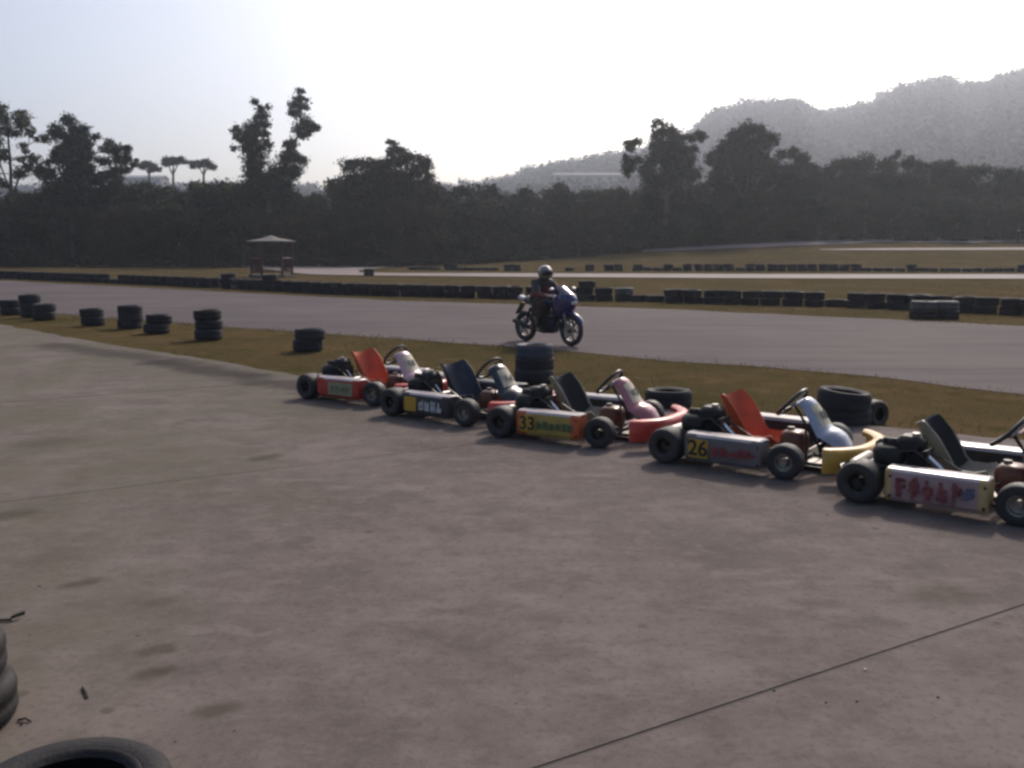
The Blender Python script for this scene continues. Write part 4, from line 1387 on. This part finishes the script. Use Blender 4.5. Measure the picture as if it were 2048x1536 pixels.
# ------------------------------------------------------------------ gazebo
mat('roof_tan', (0.085, 0.072, 0.064), 0.7, 0.15, 2, dirt=0.3)
mat('post_red', (0.075, 0.022, 0.021), 0.6, 0.2, 4)
mat('deck_grey', (0.10, 0.09, 0.08), 0.8)
def gazebo():
    D = 53.0
    c = at(545, 572, D)
    z0 = H(c.x, D)
    k = D / F
    G = empty('gazebo', (c.x, D, z0), R(14), 'small red gazebo with pale pyramid roof beyond the track', 'gazebo')
    rw = 48 * k
    zt = at(545, 470, D).z - z0
    ze = at(545, 482, D).z - z0
    mb = MB()
    n = 6
    ring = [(rw * math.cos(2 * math.pi * i / n), rw * math.sin(2 * math.pi * i / n)) for i in range(n)]
    v = [(0, 0, zt)] + [(x * 0.35, y * 0.35, ze + (zt - ze) * 0.45) for x, y in ring] + [(x, y, ze) for x, y in ring] + [(x, y, ze - 0.07) for x, y in ring] + [(0, 0, ze + 0.02)]
    f = []
    for i in range(n):
        j = (i + 1) % n
        f += [(0, 1 + i, 1 + j), (1 + i, 7 + i, 7 + j, 1 + j), (7 + i, 13 + i, 13 + j, 7 + j), (13 + i, 19, 13 + j)]
    mb.add(v, f)
    mb.build('roof', 'roof_tan', G, 20)
    MB().lathe([(rw * 0.95, 0.0), (rw * 0.95, 0.12), (0, 0.12)], 6).build('floor', 'deck_grey', G, 20)
    pw = rw * 0.82
    P = [(pw * math.cos(2 * math.pi * (i + 0.0) / n), pw * math.sin(2 * math.pi * i / n)) for i in range(n)]
    for (x, y) in P:
        MB().tube([(x, y, 0.1), (x, y, ze - 0.03)], 0.065, 8).build('post', 'post_red', G)
    for i in range(n):
        if i == 4: continue
        a, b = P[i], P[(i + 1) % n]
        rl = MB().tube([(*a, 1.02), (*b, 1.02)], 0.045, 6).tube([(*a, 0.25), (*b, 0.25)], 0.035, 6).build('railing', 'post_red', G)
        for q in range(1, 8):
            t = q / 8
            MB().box((a[0] + (b[0] - a[0]) * t, a[1] + (b[1] - a[1]) * t, 0.63), (0.05, 0.05, 0.76)).build('baluster', 'post_red', rl, 0)
gazebo()

# ------------------------------------------------------------------ trees
def leaf_cloud(clumps, per, size, rg, flat=0.8, shell=0.5, rough=0.8):
    """leaf-sized faces through the volume of each clump (x, y, z, r)"""
    C = np.array([c[:3] for c in clumps], float)
    r = np.array([c[3] for c in clumps], float)
    cnt = np.maximum(12, (1.35 * per * (r / np.mean(r)) ** 2).astype(int))
    idx = np.repeat(np.arange(len(C)), cnt)
    m = len(idx)
    d = rg.normal(size=(m, 3))
    d /= np.linalg.norm(d, axis=1)[:, None]
    # lumpy outline: each clump has its own bulges
    ph = rg.uniform(0, 6.28, (len(C), 3))
    lump = 1 + 0.22 * np.sin(3 * d[:, 0] + ph[idx, 0]) * np.sin(3.3 * d[:, 1] + ph[idx, 1]) + 0.16 * np.sin(5 * d[:, 2] + ph[idx, 2])
    rad = r[idx] * (rg.uniform(0, 1, m) ** shell) * lump * np.exp(rg.normal(0, 0.17 if rough > 0.6 else 0.07, m))
    P = C[idx] + d * rad[:, None] * np.array([1, 1, flat])
    n = d * (1.4 - rough) + rg.normal(size=(m, 3)) * rough + np.array([0, 0, 0.35])
    n /= np.linalg.norm(n, axis=1)[:, None]
    t = np.cross(n, rg.normal(size=(m, 3)))
    t /= np.linalg.norm(t, axis=1)[:, None]
    b = np.cross(n, t)
    s = size * rg.uniform(0.5, 1.35, m)
    t *= s[:, None] * 0.5
    b *= s[:, None] * rg.uniform(0.25, 0.5, m)[:, None]
    V = np.stack([P - t - b * 0.4, P - t * 0.2 + b, P + t + b * 0.3, P + t * 0.3 - b], 1).reshape(-1, 3)
    ct = rg.uniform(0.1, 0.9, len(C))
    tint = np.clip(ct[idx] + rg.normal(0, 0.18, m), 0, 1)
    return V, tint

def limb(a, b, ra, rb, rr, k=4):
    a, b = Vector(a), Vector(b)
    L_ = (b - a).length
    pts = []
    for i in range(k + 1):
        t = i / k
        p = a.lerp(b, t)
        if 0 < i < k: p += Vector((rr.uniform(-1, 1), rr.uniform(-1, 1), rr.uniform(-0.3, 0.6))) * L_ * 0.05
        pts.append(p)
    return pts, [ra + (rb - ra) * i / k for i in range(k + 1)]

def tree(name, clumps, trunks, per, size, label, group=None, leaf='foliage', seed=1, loc=(0, 0, 0), flat=0.8, shell=0.5):
    """clumps and trunk points in metres relative to the foot of the tree"""
    rg = np.random.default_rng(seed)
    rr = random.Random(seed)
    T = empty(name, loc, 0, label, 'tree', group)
    V, ti = leaf_cloud(clumps, per * 1.5, size * 0.74, rg, flat, shell)
    link('crown', np_mesh('crown', V, 4, leaf, ti), T)
    mb = MB()
    nodes = []
    for (pts, r0, r1) in trunks:
        k = len(pts)
        mb.tube(pts, [r0 + (r1 - r0) * i / (k - 1) for i in range(k)], 8)
        nodes += [(Vector(p), r0 + (r1 - r0) * i / (k - 1)) for i, p in enumerate(pts)]
        for i in range(k - 1):
            a, b = Vector(pts[i]), Vector(pts[i + 1])
            for t in (0.33, 0.66):
                nodes.append((a.lerp(b, t), r0 + (r1 - r0) * (i + t) / (k - 1)))
    for c in clumps:
        p = Vector(c[:3])
        best = min(nodes, key=lambda q: (q[0] - p).length + max(0, q[0].z - p.z) * 2)
        if (best[0] - p).length > 0.3:
            pts, rs = limb(best[0], p, min(best[1] * 0.6, 0.09), 0.015, rr)
            mb.tube(pts, rs, 5)
    mb.build('trunk', 'bark', T)
    return T

def px_tree(name, D, foot_px, clumps, trunks, per, size, label, **kw):
    """a real tree at distance D whose boughs were read off the photograph; each bough gets its own depth"""
    rr = random.Random(kw.get('seed', 1))
    f = at(foot_px, 500, D)
    z0 = kw.pop('z0', None)
    if z0 is None: z0 = H(f.x, D)
    k = D / F
    cl = []
    for (px, py, r) in clumps:
        q = at(px, py, D)
        cl.append((q.x - f.x, rr.uniform(-1, 1) * (1.0 + r * k * 0.7), q.z - z0, r * k * 1.22))
        a_ = rr.uniform(0, 6.28)
        cl.append((q.x - f.x + math.cos(a_) * r * k * 0.9, rr.uniform(-1, 1) * (1.2 + r * k), q.z - z0 + math.sin(a_) * r * k * 0.7 - r * k * 0.3, r * k * 0.8))
    tr = []
    for (pts, r0, r1) in trunks:
        w = []
        for i, (px, py) in enumerate(pts):
            if py is None:
                w.append((at(px, 500, D).x - f.x, 0, -0.1))
            else:
                q = at(px, py, D)
                w.append((q.x - f.x, rr.uniform(-0.15, 0.15), q.z - z0))
        tr.append((w, r0, r1))
    return tree(name, cl, tr, per, size, label, loc=(f.x, D, z0), **kw)

# the open crown at the left edge
px_tree('eucalyptus_tree', 84.5, 20, [(8, 225, 17), (38, 232, 16), (62, 252, 15), (20, 262, 15), (78, 275, 11), (0, 288, 16), (45, 292, 9), (-25, 250, 22), (14, 315, 12), (66, 318, 13), (-30, 310, 20), (30, 345, 14), (78, 348, 12), (0, 362, 14), (55, 335, 9), (-45, 350, 22)],
        [([(20, None), (22, 430), (20, 340), (16, 280), (14, 235)], 0.22, 0.05), ([(21, 400), (45, 330), (60, 270)], 0.1, 0.03), ([(20, 380), (0, 330), (-15, 270)], 0.1, 0.03)],
        190, 0.26, 'tall airy tree with open pale crown at the left picture edge', leaf='pale_foliage', seed=3)
px_tree('columnar_tree', 84.5, 146, [(134, 240, 14), (146, 262, 16), (128, 268, 16), (112, 262, 11), (150, 290, 20), (128, 300, 20), (172, 262, 12), (182, 285, 14), (168, 312, 18), (140, 328, 24), (108, 300, 14), (98, 318, 12), (160, 345, 24), (135, 362, 28), (180, 340, 15), (104, 350, 16), (150, 385, 32), (118, 392, 24)],
        [([(146, None), (146, 420), (142, 330), (136, 250)], 0.28, 0.05), ([(146, 400), (168, 330), (176, 275)], 0.14, 0.03), ([(146, 400), (118, 340), (110, 270)], 0.12, 0.03)],
        340, 0.27, 'tall dense dark tree rising above the left belt', seed=5)
px_tree('slender_tree', 84.5, 222, [(211, 283, 8), (215, 300, 10), (232, 297, 11), (247, 296, 9), (205, 322, 10), (232, 320, 12), (222, 345, 14), (250, 318, 8), (262, 312, 7), (268, 330, 7), (246, 340, 10), (205, 352, 13), (235, 368, 16), (215, 380, 18)],
        [([(222, None), (222, 420), (224, 350), (214, 290)], 0.16, 0.03), ([(222, 390), (240, 330), (247, 298)], 0.08, 0.02)],
        170, 0.24, 'slender airy tree right beside the tall dense left tree', seed=6)
px_tree('forked_tree', 84.5, 536, [
        # left fork
        (513, 206, 7), (518, 217, 9), (530, 212, 6), (527, 232, 12), (516, 246, 9), (531, 250, 10), (500, 255, 12), (512, 268, 15), (482, 264, 12), (490, 278, 17), (530, 268, 10), (505, 292, 17), (484, 296, 11), (526, 286, 13), (512, 312, 16), (492, 318, 14), (520, 335, 18), (497, 344, 18),
        # right fork
        (602, 184, 7), (600, 196, 9), (592, 206, 11), (604, 214, 11), (596, 228, 12), (606, 240, 13), (622, 252, 10), (630, 254, 7), (600, 258, 14), (606, 272, 10), (586, 290, 13), (580, 306, 14), (590, 318, 14), (606, 322, 11), (572, 328, 16), (560, 345, 18), (592, 342, 16),
        (530, 360, 26), (555, 375, 24), (515, 385, 26), (500, 375, 20)],
        [([(536, None), (538, 430), (534, 385)], 0.34, 0.26), ([(534, 385), (520, 340), (512, 290), (522, 240), (516, 208)], 0.20, 0.03), ([(534, 385), (562, 345), (584, 305), (600, 260), (602, 190)], 0.20, 0.03)],
        150, 0.26, 'tall forked tree with two leafy stems standing clear above the belt', seed=8)
px_tree('broad_tree', 84.5, 785, [(788, 288, 9), (796, 298, 10), (778, 300, 9), (790, 318, 16), (770, 330, 18), (812, 322, 17), (745, 330, 17), (720, 326, 14), (702, 335, 16), (838, 318, 13), (852, 332, 14), (825, 345, 22), (780, 352, 26), (735, 352, 24), (700, 360, 20), (858, 355, 14), (680, 385, 20), (720, 385, 28), (770, 388, 30), (820, 385, 28), (850, 385, 20), (690, 420, 26), (740, 425, 30), (800, 425, 32), (845, 420, 26), (760, 465, 32), (700, 465, 30), (820, 465, 32)],
        [([(785, None), (782, 450), (786, 360), (790, 300)], 0.3, 0.04), ([(783, 430), (740, 370), (715, 335)], 0.16, 0.03), ([(783, 430), (820, 370), (840, 330)], 0.16, 0.03)],
        330, 0.28, 'broad rounded tree with a pointed top left of the hill', seed=9)
px_tree('layered_tree', 84.5, 1330, [(1312, 244, 7), (1318, 248, 6), (1306, 254, 5), (1345, 258, 8), (1330, 268, 16), (1355, 272, 15), (1310, 280, 14), (1375, 275, 9), (1392, 270, 9), (1402, 275, 7), (1345, 295, 18), (1318, 300, 16), (1370, 300, 14), (1262, 288, 10), (1275, 283, 9), (1256, 300, 8), (1385, 312, 12), (1300, 322, 16), (1335, 325, 20), (1258, 325, 13), (1250, 340, 10), (1275, 320, 8), (1292, 340, 13), (1368, 330, 16), (1340, 352, 24), (1305, 360, 20), (1380, 352, 18), (1340, 385, 28)],
        [([(1330, None), (1332, 420), (1336, 340), (1332, 262)], 0.26, 0.04), ([(1331, 400), (1300, 340), (1262, 295)], 0.12, 0.03), ([(1332, 400), (1372, 330), (1396, 274)], 0.12, 0.03), ([(1332, 290), (1318, 262), (1314, 246)], 0.05, 0.02)],
        190, 0.26, 'layered tree with gaps in its crown below the hill ridge', seed=12)
px_tree('domed_tree', 84.5, 1490, [(1492, 260, 15), (1475, 268, 14), (1510, 264, 14), (1525, 278, 14), (1468, 285, 16), (1495, 282, 18), (1540, 276, 9), (1556, 278, 7), (1515, 298, 18), (1545, 290, 8), (1460, 305, 16), (1440, 305, 13), (1425, 312, 10), (1490, 308, 22), (1440, 330, 18), (1475, 335, 24), (1520, 330, 22), (1560, 310, 10), (1580, 308, 12), (1600, 318, 14), (1550, 335, 20), (1595, 340, 20), (1625, 335, 13), (1570, 360, 26), (1500, 365, 30), (1450, 365, 24), (1620, 362, 22)],
        [([(1490, None), (1492, 420), (1494, 340), (1493, 268)], 0.28, 0.04), ([(1491, 400), (1530, 340), (1545, 285)], 0.12, 0.03), ([(1491, 400), (1455, 345), (1445, 308)], 0.12, 0.03), ([(1491, 410), (1560, 365), (1598, 325)], 0.12, 0.03)],
        270, 0.28, 'domed dark tree in the middle of the belt below the hill', seed=13)
px_tree('bushy_tree', 88, 1740, [(1788, 308, 6), (1786, 320, 9), (1740, 322, 16), (1710, 328, 15), (1680, 332, 15), (1775, 335, 16), (1660, 345, 14), (1720, 352, 22), (1690, 365, 22), (1760, 360, 22), (1735, 390, 28), (1690, 400, 28), (1780, 385, 22)],
        [([(1740, None), (1740, 430), (1738, 330)], 0.22, 0.04), ([(1740, 410), (1778, 350), (1786, 312)], 0.10, 0.03), ([(1740, 420), (1700, 370), (1682, 340)], 0.10, 0.03)],
        320, 0.28, 'bushy brownish tree with a spike of leaves at its top right', seed=14)
px_tree('bushy_tree', 88, 1850, [(1830, 328, 14), (1810, 326, 12), (1850, 332, 12), (1870, 335, 13), (1895, 335, 15), (1910, 345, 12), (1840, 350, 20), (1880, 360, 22), (1820, 368, 22), (1860, 392, 28), (1905, 375, 18), (1900, 405, 24)],
        [([(1850, None), (1852, 430), (1858, 340)], 0.2, 0.04), ([(1851, 410), (1890, 350)], 0.08, 0.03), ([(1851, 410), (1822, 345)], 0.08, 0.03)],
        320, 0.28, 'bushy tree next right of the one with a leafy spike', seed=15)
px_tree('bushy_tree', 89, 1985, [(1935, 345, 14), (1965, 342, 14), (1990, 346, 12), (2010, 352, 13), (2035, 350, 14), (2060, 355, 16), (1950, 370, 22), (1995, 375, 24), (2040, 380, 24), (1970, 405, 26), (2025, 412, 28), (2070, 395, 24)],
        [([(1985, None), (1985, 430), (1982, 350)], 0.2, 0.04), ([(1985, 410), (2030, 360)], 0.08, 0.03), ([(1985, 410), (1945, 355)], 0.08, 0.03)],
        320, 0.28, 'low bushy tree ending the belt at the right picture edge', seed=16)

# the belt itself: bushy trees leafed down to the ground
def belt_proto(seed, hgt):
    rr = random.Random(seed)
    cl = []
    n = 20
    for i in range(n):
        z = hgt * (0.06 + 0.90 * (i + 0.5) / n)
        w = 1.9 * (1 - 0.55 * (z / hgt) ** 2.2)
        a = rr.uniform(0, 6.28)
        q = rr.uniform(0.1, 1.0) * w
        cl.append((q * math.cos(a), q * math.sin(a), z, rr.uniform(0.65, 1.15)))
    cl.append((0, 0, hgt * 0.97, 0.6))
    trk = [([(0, 0, -0.1), (rr.uniform(-0.2, 0.2), rr.uniform(-0.2, 0.2), hgt * 0.45), (rr.uniform(-0.4, 0.4), 0, hgt * 0.9)], 0.14, 0.03)]
    T = tree('belt_tree', cl, trk, 230, 0.30, None, None, 'foliage', seed, (0, 0, 0))
    return T
protos = [belt_proto(100 + i, h) for i, h in enumerate((6.4, 5.6, 7.0, 6.0, 5.0))]
used = [False] * len(protos)
TOPS = [(-300, 395), (0, 395), (60, 356), (270, 350), (330, 354), (420, 350), (560, 362), (640, 368), (680, 350), (860, 352), (900, 362), (1000, 362), (1100, 358), (1200, 364), (1260, 372), (1330, 362), (1420, 352), (1500, 345), (1640, 342), (1700, 336), (1900, 345), (2048, 352), (2300, 352)]
rb = random.Random(31)
cnt = 0
for row, (D, st, dh) in enumerate(((81.0, 62, 45), (87.0, 58, 18), (91.0, 56, 0))):
    x = -480 + row * 23
    while x < 2480:
        dd = D + rb.uniform(-1.2, 1.2)
        f = at(x, 500, dd)
        z0 = H(f.x, dd)
        top = at(x, np.interp(x, [q[0] for q in TOPS], [q[1] for q in TOPS]) + dh + rb.uniform(-8, 14), dd).z - z0
        k = rb.randrange(len(protos))
        ph = (6.4, 5.6, 7.0, 6.0, 5.0)[k]
        s = max(0.35, top / (ph + 0.5))
        if not used[k]:
            o = protos[k]
            used[k] = True
        else:
            o = protos[k].copy()
            COL.objects.link(o)
            for ch in protos[k].children:
                c = ch.copy()
                COL.objects.link(c)
                c.parent = o
        o.location = (f.x, dd, z0 - 0.03)
        o.rotation_euler = (0, 0, rb.uniform(0, 6.28))
        o.scale = (max(0.75, s * rb.uniform(0.9, 1.2)), max(0.75, s * rb.uniform(0.9, 1.2)), s)
        wh = [w_ for (a, b, w_) in ((-9999, 200, 'below the tall left trees'), (200, 470, 'under the skyline umbrella trees'), (470, 670, 'round the forked tree'), (670, 900, 'round the broad pointed tree'), (900, 1250, 'between broad tree and layered tree'), (1250, 1640, 'below layered and domed trees'), (1640, 9999, 'at the right end')) if a <= x < b][0]
        tag(o, 'dark bushy %s tree of the dense belt, %s' % (['front-row', 'middle-row', 'back-row'][row], wh), 'tree', 'trees of the belt behind the circuit')
        cnt += 1
        x += st * rb.uniform(0.8, 1.25)
print('belt trees', cnt)

# low scrub along the foot of the belt, and the two low dark hedges on the far right
def scrub():
    rg = np.random.default_rng(5)
    cl = []
    rr = random.Random(6)
    for i in range(230):
        x = rr.uniform(-200, 2250)
        D = rr.uniform(78.5, 81.0) if x < 1280 else 80.5 + rr.uniform(0, 2)
        f = at(x, 500, D)
        cl.append((f.x, D, H(f.x, D) + rr.uniform(0.1, 0.55), rr.uniform(0.35, 0.7)))
    V, ti = leaf_cloud(cl, 60, 0.28, rg)
    o = link('undergrowth', np_mesh('undergrowth', V, 4, 'foliage', ti))
    tag(o, 'low dark scrub along the foot of the tree belt', 'undergrowth', kind='stuff')
scrub()
def hedge(x0, x1, y0, hgt, label):
    rg = np.random.default_rng(int(x0))
    rr = random.Random(int(x0))
    cl = []
    x = x0
    p0 = cast((x0 + x1) / 2, y0)
    while x < x1:
        p = cast(x, y0)
        r = hgt / 2 * rr.uniform(0.8, 1.1)
        cl.append((p.x - p0.x, p.y - p0.y + rr.uniform(-0.3, 0.3), p.z - p0.z + r * 0.8, r))
        x += 7
    V, ti = leaf_cloud(cl, 110, 0.22, rg)
    T = empty('hedge', p0, 0, label, 'hedge')
    link('foliage', np_mesh('foliage', V, 4, 'foliage', ti), T)
    mb = MB()
    for c in cl:
        mb.tube([(c[0], c[1], c[2] - c[3] * 0.9 - 0.1), (c[0], c[1], c[2] + c[3] * 0.5)], 0.03, 5)
    mb.build('stem', 'bark', T)
hedge(1796, 1872, 482, 0.42, 'short low dark hedge on the far upper road at right')
hedge(1930, 2030, 479, 0.50, 'longer low dark hedge near the distant person at right')

# ------------------------------------------------------------------ hill, its wood, sheds
RID = [(-1400, 372), (-300, 366), (0, 362), (300, 358), (580, 352), (660, 366), (760, 372), (870, 366), (930, 358), (1000, 350), (1060, 330), (1100, 318), (1180, 305), (1250, 297), (1310, 285), (1370, 262), (1420, 225), (1470, 206), (1540, 203), (1590, 207), (1615, 224), (1660, 222), (1700, 212), (1750, 192), (1790, 176), (1860, 166), (1900, 176), (1980, 160), (2048, 140), (2300, 120), (2700, 125), (3600, 180), (5000, 330)]
RX = [(q[0] - 1024) / F for q in RID]
RD_ = 740.0
RZ = [max(3.0, CH + (HY - q[1]) / F * RD_ - 19.0) for q in RID]
def hill_z(x, y):
    u = x / max(y, 1)
    r = float(np.interp(u, RX, RZ))
    if y <= RD_: s = sstep((y - 125) / (RD_ - 125)) ** 1.0
    else: s = 1 - 0.75 * sstep((y - RD_) / 400)
    return r * s + 2.6 * sstep((x + 12) / 40) * (1 - sstep((y - 125) / 100)) * 0
def hills():
    us = np.linspace(-1.25, 1.75, 150)
    ys = list(np.linspace(118, 740, 60)) + list(np.linspace(765, 1150, 14))
    v = []
    for u in us:
        for y in ys:
            z = hill_z(u * y, y)
            v.append((u * y, y, z - 0.6 if y > 120 else -0.5))
    n = len(ys)
    f = [(i * n + j, (i + 1) * n + j, (i + 1) * n + j + 1, i * n + j + 1) for i in range(len(us) - 1) for j in range(n - 1)]
    o = MB().add(v, f).build('hill', 'hill_soil')
    tag(o, kind='structure')
    rg = np.random.default_rng(17)
    cl = []
    rr = random.Random(19)
    for i in range(4000):
        y = RD_ - 590 * rr.random() ** 1.6 + 8
        u = rr.uniform(-0.62, 0.66)
        x = u * y
        z = hill_z(x, y)
        r = rr.uniform(3.2, 7.4)
        # a clearing for each shed
        if abs(x / y + 0.395) < 0.036 and 405 < y < 485: continue
        if abs(x / y - 0.081) < 0.048 and 365 < y < 425: continue
        cl.append((x, y, z + r * 0.55, r))
        if y > RD_ - 40 and rr.random() < 0.45:
            cl.append((x + rr.uniform(-3, 3), y, z + r * rr.uniform(1.0, 1.7), r * rr.uniform(0.45, 0.75)))
    for i in range(150):           # taller crowns that break the skyline
        u = rr.uniform(-0.1, 0.62)
        y = RD_ - rr.uniform(-4, 30)
        r = rr.uniform(4.0, 7.5)
        z = hill_z(u * y, y)
        cl.append((u * y, y, z + r * rr.uniform(0.9, 1.5), r))
        cl.append((u * y + rr.uniform(-4, 4), y, z + r * rr.uniform(1.3, 2.0), r * 0.6))
    V, ti = leaf_cloud(cl, 78, 1.9, rg, 0.9, 0.3, 0.45)
    o = link('forest', np_mesh('forest', V, 4, 'hill_foliage', ti))
    tag(o, 'hazy wooded hillside behind the tree belt', 'forest', kind='stuff')
hills()

mat('shed_roof', (0.16, 0.16, 0.17), 0.85, 0.1, 0.4, spec=0.1)
mat('shed_roof_dark', (0.10, 0.105, 0.115), 0.5, 0.1, 0.4)
mat('shed_wall', (0.10, 0.10, 0.11), 0.7, 0.15, 0.5)
mat('shed_wall_pale', (0.12, 0.12, 0.13), 0.7, 0.15, 0.5)
mat('window_dark', (0.03, 0.035, 0.04), 0.2)
def shed(px0, px1, py_top, D, wall_h, roofm, wallm, label, rz=0.0):
    a, b = at(px0, py_top, D), at(px1, py_top, D)
    w = (b - a).length
    cx = (a.x + b.x) / 2
    zt = a.z
    zb = zt - wall_h - 1.4
    dp = 12.0
    S = empty('shed', (cx, D + dp / 2, zb), rz, label, 'shed')
    base = zt - 1.4 - zb
    MB().box((0, 0, base / 2 - 3), (w - 1, dp - 1, base + 6)).build('wall', wallm, S, 0)
    v = [(-w / 2, -dp / 2, base), (w / 2, -dp / 2, base), (w / 2, 0, base + 1.4), (-w / 2, 0, base + 1.4), (-w / 2, dp / 2, base), (w / 2, dp / 2, base)]
    mb = MB()
    mb.add([q for q in v] + [(q[0], q[1], q[2] - 0.25) for q in v], [(0, 1, 2, 3), (3, 2, 5, 4), (6, 9, 8, 7), (9, 10, 11, 8), (0, 6, 7, 1), (4, 5, 11, 10), (0, 3, 9, 6), (3, 4, 10, 9), (1, 7, 8, 2), (2, 8, 11, 5)])
    mb.build('roof', roofm, S, 20)
    k = int(w // 4)
    for i in range(k):
        x = -w / 2 + w * (i + 0.5) / k
        MB().box((x, -dp / 2 + 0.48, base - 1.6), (1.6, 0.10, 1.2)).build('window', 'window_dark', S, 0)
shed(228, 322, 349, 460, 6.0, 'shed_roof_dark', 'shed_wall', 'long grey shed roof showing among trees at upper left')
shed(1108, 1250, 343, 400, 5.0, 'shed_roof', 'shed_wall_pale', 'long pale roofed shed on the lower slope of the hill')

# umbrella-crowned trees on the skyline at upper left
def umbrella(px, py, w, seed, label):
    D = 165
    cl = []
    rr = random.Random(seed)
    for i in range(7):
        t = (i / 6) * 2 - 1
        cl.append((px + t * w * 0.9, py - (1 - t * t) * w * 0.35 + rr.uniform(-4, 5), w * rr.uniform(0.3, 0.5)))
    f = at(px, 500, D)
    px_tree('umbrella_tree', D, px, cl, [([(px, None), (px, 365), (px + 1, py + 2)], 0.35, 0.12), ([(px, 350), (px - w * 0.6, py)], 0.15, 0.06), ([(px, 350), (px + w * 0.6, py)], 0.15, 0.06)], 120, 0.36, label, group='umbrella trees on the skyline', seed=seed, z0=hill_z(f.x, D), flat=0.75)
umbrella(298, 334, 17, 41, 'leftmost umbrella-crowned tree of the three on the skyline')
umbrella(346, 326, 20, 42, 'largest umbrella-crowned tree, middle of the three on the skyline')
umbrella(407, 332, 17, 43, 'rightmost umbrella-crowned tree of the three on the skyline')

# ------------------------------------------------------------------ small litter on the concrete
def litter():
    mat('twig_brown', (0.035, 0.028, 0.02), 0.9)
    mat('leaf_dry', (0.045, 0.042, 0.03), 0.8)
    mat('stone', (0.16, 0.14, 0.12), 0.9)
    mat('stone_pale', (0.75, 0.72, 0.66), 0.6)
    a, b, c, d = gp(-20, 1243), gp(12, 1244), gp(24, 1242), gp(50, 1235)
    T = empty('twig', (c.x, c.y, 0), 0, 'dark twig with curled leaf at the left picture edge', 'twig')
    MB().tube([(a.x - c.x, a.y - c.y, 0.006), (b.x - c.x, b.y - c.y, 0.010), (0, 0, 0.008)], 0.006, 6).build('stem', 'twig_brown', T)
    def lf(u, v):
        t = 2 * v - 1
        p = Vector((0, 0, 0.012)).lerp(Vector((d.x - c.x, d.y - c.y, 0.016)), u)
        w = 0.020 * math.sin(math.pi * min(0.98, 0.05 + u)) ** 0.6
        return p + Vector((0.2 * t * w, t * w, 0.014 * t * t))
    MB().grid(lf, 10, 6, 0.002).build('leaf', 'leaf_dry', T)
    a, b = gp(165, 1377), gp(175, 1399)
    o = MB().tube([(0, 0, 0.006), ((b.x - a.x) * 0.5 + 0.003, (b.y - a.y) * 0.5, 0.008), (b.x - a.x, b.y - a.y, 0.006)], [0.004, 0.006, 0.004], 6).build('stick', 'twig_brown', None, 40, (a.x, a.y, 0))
    tag(o, 'short dark stick lying alone on the concrete at lower left', 'stick')
    a, b = gp(36, 1443), gp(62, 1446)
    o = MB().tube([(0, 0, 0.006), ((b.x - a.x) * 0.5, (b.y - a.y) * 0.5 + 0.006, 0.012), (b.x - a.x, b.y - a.y, 0.006)], 0.004, 6).tube([((b.x - a.x) * 0.4, (b.y - a.y) * 0.5, 0.01), ((b.x - a.x) * 0.6, -0.03, 0.006)], 0.003, 5).build('twig', 'twig_brown', None, 40, (a.x, a.y, 0))
    tag(o, 'thin forked twig beside the brownish tyre', 'twig')
    rr = random.Random(55)
    spots = [(1730, 1340, 'stone_pale', 'tiny bright white pebble right of the concrete joint'), (276, 1272, 'stone', None), (352, 1484, 'stone', None), (1548, 1381, 'stone', None), (1652, 1405, 'stone', None), (1714, 1403, 'stone', None), (1876, 1395, 'stone', None), (1033, 1407, 'stone', None), (843, 884, 'stone', None), (1654, 1030, 'stone', None), (80, 1173, 'stone', None), (60, 1270, 'stone', None), (470, 1462, 'stone', None)]
    for (px, py, m, l) in spots:
        g = gp(px, py)
        s = 0.006 if m == 'stone_pale' else rr.uniform(0.004, 0.0065)
        mb = MB()
        mb.ellipsoid((0, 0, s * 0.5), (s * rr.uniform(0.9, 1.4), s, s * 0.7), 7, 5)
        mb.v = [(x * rr.uniform(0.85, 1.15), y * rr.uniform(0.85, 1.15), z) for (x, y, z) in mb.v]
        o = mb.build('pebble', m, None, 30, (g.x, g.y, 0))
        tag(o, l or 'small dark pebble lying on the concrete apron', 'pebble', None if l else 'pebbles on the apron')
litter()

# ------------------------------------------------------------------ haze: the air over the circuit
def haze():
    m = bpy.data.materials.new('haze')
    m.use_nodes = True
    T = m.node_tree
    for n in list(T.nodes):
        if n.type == 'BSDF_PRINCIPLED': T.nodes.remove(n)
    v = T.nodes.new('ShaderNodeVolumePrincipled')
    v.inputs['Color'].default_value = (0.80, 0.87, 1.0, 1)
    v.inputs['Density'].default_value = 0.00062
    v.inputs['Anisotropy'].default_value = 0.70
    out = [n for n in T.nodes if n.type == 'OUTPUT_MATERIAL'][0]
    T.links.new(v.outputs[0], out.inputs['Volume'])
    MATS['haze'] = m
    o = MB().box((100, 560, 87), (4600, 1500, 176)).build('haze', 'haze', None, 0)
    tag(o, 'pale daylight haze over the circuit and hill', 'haze', kind='stuff')
haze()
